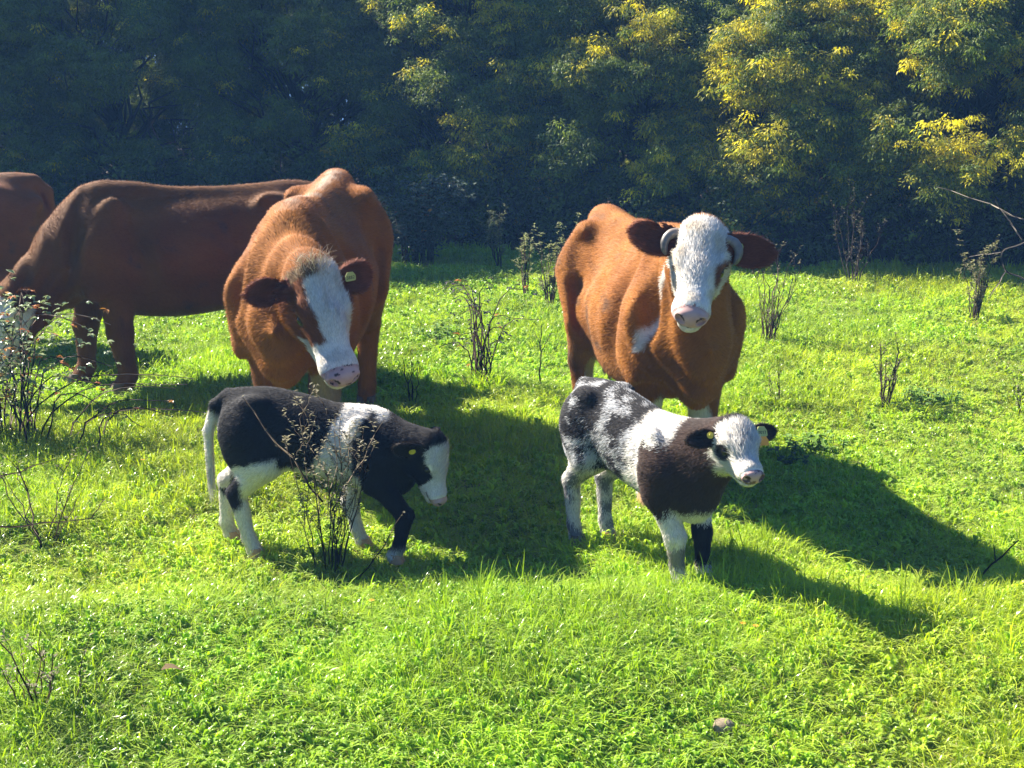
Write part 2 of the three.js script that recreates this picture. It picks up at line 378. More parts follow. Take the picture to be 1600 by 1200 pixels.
  // cloven hooves: two toes each
  for (const [p, f, r, pale] of hooves) {
    const parts = [], d = V(p[0] - f[0], 0, p[2] - f[2]); if (d.length() < 0.01 || d.x < 0) d.set(1, 0, 0); d.normalize();
    const sd = V(-d.z, 0, d.x), hgt = r * 1.35;
    for (const s of [-1, 1]) {
      const g = new THREE.CylinderGeometry(r * 0.48, r * 0.66, hgt, 14, 3); g.scale(1.55, 1, 1);
      const a = g.attributes.position;
      for (let i = 0; i < a.count; i++) { const t = (a.getY(i) + hgt / 2) / hgt; a.setX(i, a.getX(i) + (1 - t) * r * 0.35); }
      g.computeVertexNormals();
      g.rotateY(Math.atan2(-d.z, d.x)); g.translate(p[0] + sd.x * s * r * 0.52 + d.x * r * 0.25, p[1] - r * 0.55 + hgt / 2 - 0.35 * r, p[2] + sd.z * s * r * 0.52 + d.z * r * 0.25);
      parts.push(g);
    }
    part('hoof', mergeGeometries(parts), pale ? M.paleHoof : M.hoof, root);
  }
  return { root, body, fromHead, hm, Hs, toHead, at, R };
}
// long loose strands: tail switch, forelock
function strands(spots, R, n, len, wid, color, dirOf, sag = 0.25) {
  const pos = [], idx = [], col = [], nor = [];
  for (let i = 0; i < n; i++) {
    const [p, spread] = spots[Math.floor(R() * spots.length)], d = V(...dirOf(R)).normalize(), L = len * (0.5 + R() * 0.7), a = R() * 6.28;
    let q = V(p[0] + (R() - 0.5) * spread, p[1] + (R() - 0.5) * spread, p[2] + (R() - 0.5) * spread);
    const w = V(Math.cos(a), 0, Math.sin(a)).multiplyScalar(wid * (0.6 + 0.8 * R())), c = color(R), b = pos.length / 3, seg = 4;
    for (let s = 0; s <= seg; s++) {
      const t = s / seg, ww = (1 - t * 0.92) / 2;
      pos.push(q.x - w.x * ww, q.y, q.z - w.z * ww, q.x + w.x * ww, q.y, q.z + w.z * ww); col.push(...c, ...c);
      q = q.clone().addScaledVector(d, L / seg); d.y -= sag; d.x += (R() - 0.5) * 0.25; d.z += (R() - 0.5) * 0.25; d.normalize();
      if (s < seg) { const k = b + s * 2; idx.push(k, k + 1, k + 2, k + 1, k + 3, k + 2); }
    }
  }
  return geo(pos, idx, null, col);
}
// ---------------------------------------------------------------- the land
const leafMat = (o) => new THREE.MeshPhysicalMaterial({ roughness: 1, transmission: 0.42, thickness: 0, clearcoat: 0.5, clearcoatRoughness: 0.3, side: THREE.DoubleSide, specularIntensity: 0.4, vertexColors: true, ...o });
M.grass = leafMat({ clearcoat: 0.42, clearcoatRoughness: 0.2, transmission: 0.5 });
M.leaf = leafMat({ clearcoat: 0.15, clearcoatRoughness: 0.35, transmission: 0.5 });
M.gloss = leafMat({ clearcoat: 0.45, clearcoatRoughness: 0.25, transmission: 0.3 });
M.twig = new THREE.MeshStandardMaterial({ vertexColors: true, roughness: 0.85 });
M.bark = new THREE.MeshStandardMaterial({ vertexColors: true, roughness: 0.95 });
{
  const nx = 300, nz = 330, pos = [], idx = [], col = [];
  const warp = (t) => Math.sign(t) * (Math.abs(t) * 12 + Math.pow(Math.abs(t), 5) * 150);
  for (let k = 0; k <= nz; k++) for (let i = 0; i <= nx; i++) {
    const x = warp(i / nx * 2 - 1), z = -9 + warp(k / nz * 2 - 1), y = ground(x, z), F = -z;
    pos.push(x, y, z);
    const n = fbm(x * 1.3, 1, z * 1.3), m = fbm(x * 9, 3, z * 9);
    let c = mixc([0.035, 0.05, 0.012], [0.06, 0.08, 0.018], n);
    c = mixc(c, [0.06, 0.042, 0.022], smooth(0.5, 0.75, m) * 0.7);
    c = mixc(c, [0.075, 0.035, 0.018], smooth(0, 0.8, F - woodEdge(x) - 0.3 + (m - 0.5) * 1.5));         // leaf litter under the trees
    col.push(...c);
  }
  for (let k = 0; k < nz; k++) for (let i = 0; i < nx; i++) { const a = k * (nx + 1) + i, b = a + nx + 1; idx.push(a, b, a + 1, a + 1, b, b + 1); }
  const soil = new THREE.MeshStandardMaterial({ vertexColors: true, roughness: 1 });
  tag(part('pasture', geo(pos, idx, null, col), soil, scene), null, null, null, 'structure');
}
// where the wood begins (distance from the lens), nearer on the right
function woodEdge(x) { return spline([-14, -6, -1.3, 1, 3, 6, 14], [15.6, 15.2, 14.6, 13.6, 12.7, 11.9, 11], x); }

// grass: a few kinds of tufts, scattered
function blade(out, R, x, z, h, w, az, bend, c, seg = 3) {
  const dx = Math.cos(az), dz = Math.sin(az), tw = az + Math.PI / 2 + (R() - 0.5) * 0.9, wx = Math.cos(tw), wz = Math.sin(tw), b = out.pos.length / 3;
  for (let s = 0; s <= seg; s++) {
    const t = s / seg, r = bend * h * t * t, y = h * t * (1 - 0.45 * bend * t * t), ww = w * (s === seg ? 0.08 : 1 - 0.55 * t * t) / 2;
    out.pos.push(x + dx * r - wx * ww, y, z + dz * r - wz * ww, x + dx * r + wx * ww, y, z + dz * r + wz * ww);
    out.col.push(...c, ...c);
    if (s < seg) { const k = b + s * 2; out.idx.push(k, k + 1, k + 2, k + 1, k + 3, k + 2); }
  }
}
const G1 = [0.22, 0.42, 0.006], G2 = [0.33, 0.55, 0.008], G3 = [0.46, 0.6, 0.012], STRAW = [0.45, 0.36, 0.17], BLUEG = [0.12, 0.25, 0.03];
function tuft(seed, n, rad, hMin, hMax, w, bendMax, straw = 0.04, seg = 3) {
  const R = rng(seed), out = { pos: [], idx: [], col: [] };
  for (let i = 0; i < n; i++) {
    const a = R() * 6.283, r = rad * Math.sqrt(R()), h = lerp(hMin, hMax, R() * R() * 0.6 + R() * 0.4), dead = R() < straw;
    const c1 = dead ? STRAW : mixc(R() < 0.3 ? mixc(G1, BLUEG, R() * 0.5) : G2, G3, R());
    blade(out, R, Math.cos(a) * r, Math.sin(a) * r, h, w * (0.6 + 0.8 * R()), a + (R() - 0.5) * 2.4, 0.2 + bendMax * R(), c1, seg);
  }
  return geo(out.pos, out.idx, null, out.col);
}
function leafRosette(seed, n, L, w, rise) {      // broad-leaved herbs in the sward
  const R = rng(seed), out = { pos: [], idx: [], col: [] };
  for (let i = 0; i < n; i++) {
    const a = i / n * 6.283 + R(), l = L * (0.6 + 0.7 * R()), up = rise * (0.5 + R()), dx = Math.cos(a), dz = Math.sin(a), wx = -dz, wz = dx, b = out.pos.length / 3, c = mixc([0.22, 0.42, 0.008], [0.36, 0.55, 0.012], R());
    const sx = (R() - 0.5) * L * 0.6, sz = (R() - 0.5) * L * 0.6, roll = (R() - 0.5) * 0.5;
    const prof = [0.15, 0.9, 1, 0.7, 0.08];
    for (let s = 0; s < 5; s++) {
      const t = s / 4, r = l * t, y = 0.012 + up * l * Math.sin(t * 2.2), ww = w * prof[s] / 2;
      out.pos.push(sx + dx * r - wx * ww, y + ww * (0.35 + roll), sz + dz * r - wz * ww, sx + dx * r, y, sz + dz * r, sx + dx * r + wx * ww, y + ww * (0.35 - roll), sz + dz * r + wz * ww);
      out.col.push(...c, ...c, ...c);
      if (s < 4) { const k = b + s * 3; for (const o of [0, 1]) out.idx.push(k + o, k + o + 1, k + o + 3, k + o + 1, k + o + 4, k + o + 3); }
    }
  }
  return geo(out.pos, out.idx, null, out.col);
}
function scatter(name, geom, mat, list, label) {      // list: [x, y, z, scale, turn, tilt, r, g, b, yscale]
  const m = new THREE.InstancedMesh(geom, mat, list.length), o = new THREE.Object3D(), c = new THREE.Color();
  list.forEach((p, i) => {
    o.position.set(p[0], p[1], p[2]); o.rotation.set(p[5] * Math.cos(p[4] * 7), p[4], p[5] * Math.sin(p[4] * 7)); o.scale.set(p[3], p[3] * (p[9] ?? 1), p[3]); o.updateMatrix();
    m.setMatrixAt(i, o.matrix); m.setColorAt(i, c.setRGB(p[6], p[7], p[8]));
  });
  m.name = numbered(name); m.castShadow = m.receiveShadow = true;
  if (label) tag(m, label, 'grass', null, 'stuff'); else m.userData.kind = 'stuff';
  scene.add(m);
  return m;
}
{
  const R = rng(77);
  const kinds = [tuft(1, 24, 0.045, 0.02, 0.07, 0.0034, 1.1, 0.03, 3), tuft(2, 22, 0.05, 0.018, 0.06, 0.0038, 1.5, 0.05, 3), tuft(3, 26, 0.04, 0.04, 0.12, 0.0034, 1.2, 0.04, 4), tuft(4, 18, 0.06, 0.02, 0.06, 0.0038, 1.5, 0.3, 3), tuft(5, 24, 0.03, 0.06, 0.19, 0.0038, 0.9, 0.06, 5), leafRosette(6, 8, 0.036, 0.011, 1.1), leafRosette(8, 9, 0.021, 0.0125, 1.6)];
  const lists = kinds.map(() => []);
  const add = (k, x, z, s, ys) => {
    const p1 = fbm(x * 0.55 + 9, 2, z * 0.55, 2), p2 = fbm(x * 2.1, 5, z * 2.1, 2), yel = smooth(0.45, 0.75, p1) * 0.28 + smooth(7, 12, -z) * 0.12, v = 0.68 + 0.55 * p2 + (R() - 0.5) * 0.36;
    lists[k].push([x, ground(x, z) - 0.006, z, s, R() * 6.283, (R() - 0.5) * 0.5, v * (1 + yel * 0.8), v * (1 + yel * 0.15), v * (1 - yel * 0.2), ys]);
  };
  // density falls with distance, tufts grow to match
  const N = 230000;
  for (let i = 0; i < N; i++) {
    const u = R(), F = 2.6 + 15 * Math.pow(u, 1.45), x = (R() * 2 - 1) * (0.62 * F + 1.6), z = -F;
    if (F > woodEdge(x) + 0.6 * R()) continue;
    const lush = fbm(x * 1.1 + 3, 7, z * 1.1, 3), n2 = fbm(x * 3.3, 8, z * 3.3, 2), s = (0.8 + 0.55 * R()) * (1 + smooth(6, 14, F) * 0.35);
    let k = R() < 0.5 ? 0 : 1;
    if (R() < 0.12 + 0.5 * smooth(0.42, 0.6, lush)) k = 2;
    if (R() < 0.06 + 0.18 * smooth(0.4, 0.7, n2)) k = 5; else if (R() < 0.05 + 0.15 * smooth(0.55, 0.3, n2)) k = 6;
    if (R() < 0.09) k = 3;
    if (lush > 0.62 && R() < 0.06) k = 4;
    if (Math.abs(F - 4.85 + 0.05 * x) < 0.22 && R() < 0.18) k = R() < 0.3 ? 4 : 2;
    add(k, x, z, s * (k === 4 ? 0.85 : 1), 0.75 + 0.6 * smooth(0.3, 0.7, lush));
  }
  lists.forEach((l, k) => scatter(k < 5 ? 'grass' : 'ground_herbs', kinds[k], M.grass, l, ['fine short meadow grass covering the pasture', 'short curled meadow grass between the taller blades', 'upright lush grass tufts in patches across the pasture', 'short grass flecked with straw across the pasture', 'tall coarse grass tufts standing out of the sward', 'pointed herb leaves low among the meadow grass', 'small round clover-like leaves low in the sward'][k]));
}
// ---------------------------------------------------------------- the wood behind the pasture
function tube(out, pts, r0, r1, col, sides = 5, flare = 0) {      // tapered, bent limb appended to out
  const n = pts.length, t = V(), u = V(), w = V();
  const b0 = out.pos.length / 3;
  for (let i = 0; i < n; i++) {
    t.copy(pts[Math.min(n - 1, i + 1)]).sub(pts[Math.max(0, i - 1)]).normalize();
    u.set(0, 0, 1); if (Math.abs(t.z) > 0.8) u.set(1, 0, 0);
    w.crossVectors(t, u).normalize(); u.crossVectors(w, t);
    const k = i / (n - 1), r = lerp(r0, r1, k) * (1 + flare * Math.pow(1 - k, 8));
    for (let s = 0; s < sides; s++) {
      const a = s / sides * 6.2832, c = Math.cos(a) * r, d = Math.sin(a) * r, p = pts[i];
      out.pos.push(p.x + u.x * c + w.x * d, p.y + u.y * c + w.y * d, p.z + u.z * c + w.z * d);
      out.nor.push(u.x * Math.cos(a) + w.x * Math.sin(a), u.y * Math.cos(a) + w.y * Math.sin(a), u.z * Math.cos(a) + w.z * Math.sin(a));
      const g = 0.75 + 0.5 * hash3(i * 7 + b0, s, 3); out.col.push(col[0] * g, col[1] * g, col[2] * g);
    }
    if (i) for (let s = 0; s < sides; s++) { const a = b0 + (i - 1) * sides + s, b = b0 + (i - 1) * sides + (s + 1) % sides; out.idx.push(a, a + sides, b, b, a + sides, b + sides); }
  }
}
const shell = () => ({ pos: [], nor: [], col: [], idx: [] });
const built = (o) => geo(o.pos, o.idx, o.nor, o.col);
function path(a, b, R, wob, n = 6, sag = 0) {
  const out = [], l = a.distanceTo(b);
  for (let i = 0; i <= n; i++) { const t = i / n, q = a.clone().lerp(b, t), e = Math.sin(t * Math.PI); q.x += (R() - 0.5) * wob * l * e; q.z += (R() - 0.5) * wob * l * e; q.y += (R() - 0.5) * wob * l * e * 0.6 - sag * l * t * t + sag * l * t; out.push(q); }
  return out;
}
// a spray of narrow drooping leaflets, a spray of small broad leaves
function spray(seed, n, size, leafL, leafW, droop, c1, c2) {
  const R = rng(seed), out = { pos: [], idx: [], col: [] };
  for (let i = 0; i < n; i++) {
    const a = R() * 6.283, el = (R() - 0.35) * 1.6, r = size * Math.pow(R(), 0.6), o = V(Math.cos(a) * Math.cos(el) * r, Math.sin(el) * r * 0.8 - droop * r * 0.5, Math.sin(a) * Math.cos(el) * r);
    const d = V(Math.cos(a) + (R() - 0.5), -droop + (R() - 0.5) * 1.1, Math.sin(a) + (R() - 0.5)).normalize(), w = V().crossVectors(d, V(R() - 0.5, 1, R() - 0.5)).normalize();
    const L = leafL * (0.6 + 0.8 * R()), W = leafW * (0.7 + 0.6 * R()) / 2, nrm = V().crossVectors(w, d), b = out.pos.length / 3, c = mixc(c1, c2, R());
    const m = o.clone().addScaledVector(d, L * 0.45), e = o.clone().addScaledVector(d, L).addScaledVector(nrm, -0.15 * L);
    out.pos.push(o.x, o.y, o.z, m.x + w.x * W + nrm.x * W * 0.4, m.y + w.y * W + nrm.y * W * 0.4, m.z + w.z * W + nrm.z * W * 0.4, m.x - w.x * W + nrm.x * W * 0.4, m.y - w.y * W + nrm.y * W * 0.4, m.z - w.z * W + nrm.z * W * 0.4, e.x, e.y, e.z);
    for (let s = 0; s < 4; s++) out.col.push(...c);
    out.idx.push(b, b + 1, b + 2, b + 1, b + 3, b + 2);
  }
  return geo(out.pos, out.idx, null, out.col);
}
const LG1 = [0.075, 0.12, 0.014], LG2 = [0.16, 0.21, 0.02];
const sprays = {
  feather: [spray(101, 70, 0.12, 0.042, 0.0125, 0.7, LG1, LG2), spray(102, 70, 0.11, 0.045, 0.013, 0.9, LG1, LG2), spray(103, 70, 0.13, 0.04, 0.014, 0.4, LG1, LG2)],
  round: [spray(111, 30, 0.15, 0.05, 0.034, 0.3, LG1, LG2), spray(112, 32, 0.14, 0.055, 0.036, 0.5, LG1, LG2)],
};
function crownMesh(parent, name, geom, mat, list) {
  const m = new THREE.InstancedMesh(geom, mat, list.length), o = new THREE.Object3D(), c = new THREE.Color();
  list.forEach((p, i) => { o.position.set(p[0], p[1], p[2]); o.rotation.set(p[4], p[5], p[6]); o.scale.setScalar(p[3]); o.updateMatrix(); m.setMatrixAt(i, o.matrix); m.setColorAt(i, c.setRGB(p[7], p[8], p[9])); });
  m.name = name; m.userData.kind = 'stuff'; m.castShadow = m.receiveShadow = true;
  parent.add(m);
}
function tree(o) {       // o: x, F, h, rx, rz, skirt (lowest foliage), n clumps, tint, yellow, kind
  const R = rng(o.seed), y0 = ground(o.x, -o.F), root = thing(o.name ?? 'wattle_tree', o.label, 'tree', o.group, o.x, y0 - 0.05, -o.F);
  const trunkOut = shell(), limbOut = shell(), bark = o.bark ?? [0.05, 0.042, 0.036];
  const lean = V((R() - 0.5) * 0.25 * o.h + (o.leanX ?? 0), o.h * 0.62, (R() - 0.5) * 0.2 * o.h + (o.leanZ ?? 0)), tp = path(V(0, 0, 0), lean, R, 0.1, 9);
  tube(trunkOut, tp, o.h * 0.028 + 0.03, o.h * 0.01 + 0.015, bark, 9, 0.5);
  const lists = sprays[o.kind ?? 'feather'].map(() => []), tint = [1.3, 1.25, 0.85];
  for (let i = 0; i < o.n; i++) {
    const a = R() * 6.283, v = Math.pow(R(), 0.8), sh = 0.72 + 0.33 * R(), hy = lerp(o.skirt, o.h, v), vv = (hy - o.skirt) / (o.h - o.skirt), prof = o.dome ? Math.sqrt(Math.max(0.02, 1 - vv * vv)) : Math.sqrt(Math.max(0.04, 1 - Math.pow(vv * 1.5 - 0.5, 2)));
    const c = V(lean.x * Math.min(1, hy / o.h) + Math.cos(a) * o.rx * sh * prof, hy, lean.z * Math.min(1, hy / o.h) + Math.sin(a) * o.rz * sh * prof);
    const from = tp[clamp(Math.floor((hy / o.h * 0.75 - 0.1) * 10 + R() * 2), 1, 9)];
    tube(limbOut, path(from.clone(), c, R, 0.22, 6, 0.12), 0.016 + 0.012 * R(), 0.005, bark, 5);
    for (let j = 0; j < 3; j++) tube(limbOut, path(c.clone().lerp(from, 0.35 * R()), c.clone().add(V((R() - 0.5) * 0.8, (R() - 0.6) * 0.6, (R() - 0.5) * 0.8)), R, 0.2, 4, 0.1), 0.009, 0.003, bark, 4);
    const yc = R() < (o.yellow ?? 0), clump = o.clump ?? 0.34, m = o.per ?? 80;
    for (let j = 0; j < m; j++) {
      const p = V(R() + R() + R() - 1.5, (R() + R() + R() - 1.5) * 0.75, R() + R() + R() - 1.5).multiplyScalar(clump).add(c);
      if (p.y < 0.15) continue;
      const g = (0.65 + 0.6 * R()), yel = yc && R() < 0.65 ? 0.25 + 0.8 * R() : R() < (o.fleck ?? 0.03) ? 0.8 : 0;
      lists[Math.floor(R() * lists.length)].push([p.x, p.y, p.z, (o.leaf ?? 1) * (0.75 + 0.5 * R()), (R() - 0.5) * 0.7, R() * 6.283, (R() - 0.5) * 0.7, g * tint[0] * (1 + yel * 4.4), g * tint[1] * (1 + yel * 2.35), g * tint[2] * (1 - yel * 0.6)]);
    }
  }
  part('trunk', built(trunkOut), M.bark, root);
  part('limbs', built(limbOut), M.bark, root, 'stuff');
  lists.forEach((l, i) => crownMesh(root, 'crown', sprays[o.kind ?? 'feather'][i], M.leaf, l));
  return root;
}
{
  const far = 'trees of the wood behind the pasture';
  // tall ones behind the cows on the left, which keep that side of the wood in shade
  tree({ seed: 201, x: -9.6, F: 17.8, h: 7.2, rx: 2.2, rz: 1.9, skirt: 1.2, n: 60, label: 'tall shadowed tree beyond the left edge of the picture', group: far, leanZ: 0.2 });
  tree({ seed: 202, x: -6.6, F: 18.2, h: 7.0, rx: 2.1, rz: 1.8, skirt: 1.1, n: 60, label: 'tall shadowed tree behind the top left corner', group: far });
  tree({ seed: 203, x: -4.1, F: 18.8, h: 6.6, rx: 2.0, rz: 1.7, skirt: 0.9, n: 58, label: 'tall shadowed tree rising behind the grazing cow', group: far, leanX: -0.5 });
  tree({ seed: 204, x: -1.6, F: 18.6, h: 5.4, rx: 2.0, rz: 1.5, skirt: 0.8, n: 56, label: 'shadowed tree rising deep behind the left cow', group: far });
  tree({ seed: 205, x: 0.9, F: 17.9, h: 4.7, rx: 1.9, rz: 1.4, skirt: 0.7, n: 50, label: 'dark tree in the second row of the wood between the two cows', group: far });
  tree({ seed: 206, x: 3.4, F: 17.0, h: 4.3, rx: 1.9, rz: 1.4, skirt: 0.7, n: 54, label: 'dark tree in the second row of the wood above the horned cow', group: far });
  tree({ seed: 207, x: 5.9, F: 16.2, h: 3.9, rx: 1.9, rz: 1.4, skirt: 0.6, n: 54, label: 'dark tree in the second row of the wood above the pale dead branch', group: far });
  tree({ seed: 208, x: 8.5, F: 15.4, h: 4.0, rx: 2.0, rz: 1.4, skirt: 0.6, n: 54, label: 'dark tree in the second row of the wood past the right edge of the picture', group: far });
  // front row
  tree({ seed: 211, x: -6.9, F: 16.1, h: 3.6, rx: 1.5, rz: 0.9, skirt: 0.5, n: 44, label: 'low bushy tree at the top left, pale and hazy behind the cut-off cow' });
  tree({ seed: 212, x: -4.6, F: 16.8, h: 3.6, rx: 1.5, rz: 0.9, skirt: 0.5, n: 46, label: 'leaning leafy tree with a thin dark trunk above the grazing cow', leanX: -0.6 });
  tree({ seed: 213, x: -2.5, F: 16.5, h: 3.3, rx: 1.4, rz: 0.9, skirt: 0.5, n: 46, label: 'bushy green tree directly above the rump of the left cow', fleck: 0.05 });
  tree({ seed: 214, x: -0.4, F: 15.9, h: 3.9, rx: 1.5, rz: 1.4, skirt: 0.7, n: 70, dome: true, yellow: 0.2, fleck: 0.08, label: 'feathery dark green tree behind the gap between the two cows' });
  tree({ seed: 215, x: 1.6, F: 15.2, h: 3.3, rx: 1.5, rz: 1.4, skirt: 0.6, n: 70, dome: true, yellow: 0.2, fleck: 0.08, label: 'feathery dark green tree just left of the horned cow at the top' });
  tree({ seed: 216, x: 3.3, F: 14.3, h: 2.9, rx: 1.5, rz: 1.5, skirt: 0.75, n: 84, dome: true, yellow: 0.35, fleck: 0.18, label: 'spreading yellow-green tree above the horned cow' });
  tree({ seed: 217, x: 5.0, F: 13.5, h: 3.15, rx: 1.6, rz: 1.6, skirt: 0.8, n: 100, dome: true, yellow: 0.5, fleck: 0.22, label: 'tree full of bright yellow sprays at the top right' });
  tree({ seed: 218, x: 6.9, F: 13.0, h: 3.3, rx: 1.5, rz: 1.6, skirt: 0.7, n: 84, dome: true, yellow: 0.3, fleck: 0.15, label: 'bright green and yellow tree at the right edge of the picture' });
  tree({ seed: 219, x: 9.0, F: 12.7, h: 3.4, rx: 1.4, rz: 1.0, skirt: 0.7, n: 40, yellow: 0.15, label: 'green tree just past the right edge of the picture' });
}
// the depth of the wood beyond: one dark mass
{
  const R = rng(301), l = [];
  for (let i = 0; i < 15000; i++) { const x = (R() * 2 - 1) * 18, F = woodEdge(x) + 4.4 + R() * 4.5, y = ground(x, -F) + R() * 6.2 * (x > 2 ? 0.75 : 1), g = 0.6 + 0.5 * R(); l.push([x, y, -F, 2.2 + R(), R() * 6, (R() - 0.5) * 0.8, g, g, g]); }
  const m = scatter('distant_wood', sprays.feather[0], M.leaf, l.map((p) => [p[0], p[1], p[2], p[3], p[4], p[5], p[6], p[7], p[8]]));
  tag(m, 'dense dark foliage deep in the wood behind the front trees', 'wood', null, 'stuff');
}
// undergrowth along the edge: shrubs with dark leaves and a tangle of bare twigs
function shrub(o) {
  const R = rng(o.seed), root = thing('shrub', o.label, 'shrub', o.group, o.x, ground(o.x, -o.F) - 0.03, -o.F), tw = shell(), lists = sprays.round.map(() => []);
  for (let i = 0; i < o.stems; i++) {
    const a = R() * 6.283, e = V(Math.cos(a) * o.r * R(), o.h * (0.55 + 0.5 * R()), Math.sin(a) * o.r * 0.8 * R()), p = path(V((R() - 0.5) * 0.5 * o.r, 0, (R() - 0.5) * 0.3), e, R, 0.22, 7, 0.25);
    tube(tw, p, 0.011, 0.003, o.wood ?? [0.07, 0.06, 0.05], 4);
    for (let j = 0; j < 4; j++) { const q = p[2 + Math.floor(R() * 5)]; tube(tw, path(q.clone(), q.clone().add(V((R() - 0.5) * 0.7, (R() - 0.45) * 0.5, (R() - 0.5) * 0.6)), R, 0.25, 4, 0.1), 0.005, 0.0018, o.wood ?? [0.08, 0.07, 0.06], 3); }
    for (let j = 0; j < o.per; j++) {
      const q = p[1 + Math.floor(R() * 7)].clone().add(V((R() - 0.5) * 0.4, (R() - 0.5) * 0.4, (R() - 0.5) * 0.4)), g = 0.6 + 0.6 * R(), y = R() < (o.yellow ?? 0.02) ? 1 : 0;
      if (q.y > 0.05) lists[j % 2].push([q.x, q.y, q.z, (o.leaf ?? 0.8) * (0.7 + 0.6 * R()), R() - 0.5, R() * 6.283, R() - 0.5, g * (1 + 3 * y), g * (1 + y), g]);
    }
  }
  part('twigs', built(tw), M.twig, root, 'stuff');
  lists.forEach((l, i) => l.length && crownMesh(root, 'foliage', sprays.round[i], o.mat ?? M.leaf, l));
  return root;
}
{
  const g = 'undergrowth along the edge of the wood';
  const S = [[-8.2, 1.0, 'past the left edge of the picture'], [-6.8, 1.1, 'just past the left edge'], [-5.6, 1.0, 'behind the cut-off cow'], [-4.4, 1.1, 'above the withers of the grazing cow'], [-3.3, 1.0, 'above the back of the grazing cow'], [-2.3, 1.1, 'right behind the rump of the left cow'], [-1.6, 0.9, 'just left of the glinting bramble'], [-0.3, 1.0, 'just right of the glinting bramble'], [0.6, 1.1, 'behind the pale budding shoots'], [1.4, 1.0, 'behind the hips of the horned cow']];
  S.forEach(([x, h, where], i) => shrub({ seed: 400 + i, x, F: woodEdge(x) + 0.75, h: h * 1.05, r: 0.9, stems: 26, per: 11, label: 'low dark shrub of the shaded undergrowth ' + where, group: g }));
  shrub({ seed: 420, x: 2.35, F: 13.3, h: 1.25, r: 0.75, stems: 26, per: 12, yellow: 0.1, label: 'leafy yellow-flecked bush right behind the head of the horned cow' });
  [[3.3, 0.9, 'behind the ear of the horned cow'], [4.2, 1.0, 'behind the pale brushy shoots'], [5.1, 1.1, 'behind the pale dead branch'], [6.1, 1.15, 'just past the right edge'], [7.2, 1.0, 'well past the right edge'], [8.4, 1.0, 'far past the right edge']].forEach(([x, h, where], i) => shrub({ seed: 430 + i, x, F: woodEdge(x) + 0.55, h, r: 0.9, stems: 30, per: 4, wood: [0.1, 0.088, 0.075], label: 'bare twiggy shrub in the dark hollow ' + where, group: 'bare shrubs under the right-hand trees' }));
}
// ---------------------------------------------------------------- the cattle
const heading = (fx, fz) => Math.atan2(-fz, fx);
const WHITE = [0.7, 0.66, 0.6], PINK = [0.42, 0.25, 0.23], BLACK = [0.014, 0.012, 0.013];
const edge = (d, w = 0.012) => smooth(-w, w, d);           // 1 where d > 0
function grime(c, x, y, z) {       // hair tone in streaks, specks of dried mud
  const t = 0.8 + 0.4 * fbm(x * 3 + 2, y * 9, z * 3, 3), m = smooth(0.62, 0.78, fbm(x * 11, y * 8 + 4, z * 11, 3)) * smooth(0.42, 0.6, fbm(x * 2.2 + 8, y * 2.2, z * 2.2, 2));
  return mixc([c[0] * t, c[1] * t, c[2] * t], [0.07, 0.045, 0.03], m * 0.65);
}
function recessAndLidMarks(c, q) {       // recess shade painted into nostrils and mouth groove; bare dark skin on eyelids
  const az = Math.abs(q[2]);
  if (q[0] > 0.44 && Math.hypot((q[0] - 0.535) * 0.7, q[1] + 0.05, az - 0.052) < 0.0215) return [0.035, 0.02, 0.02];
  if (q[0] > 0.4 && Math.abs(q[1] + 0.1255) < 0.006) return mixc(c, [0.1, 0.05, 0.045], 0.8);
  const e = Math.hypot(q[0] - 0.194, (q[1] + 0.056) * 1.2);
  if (az > 0.07 && e < 0.042) return mixc(c, [0.025, 0.017, 0.015], 1 - smooth(0.034, 0.042, e));
  return c;
}
const rag = (x, y, z, f = 9, a = 0.06) => (fbm(x * f, y * f, z * f, 3) - 0.5) * 2 * a;

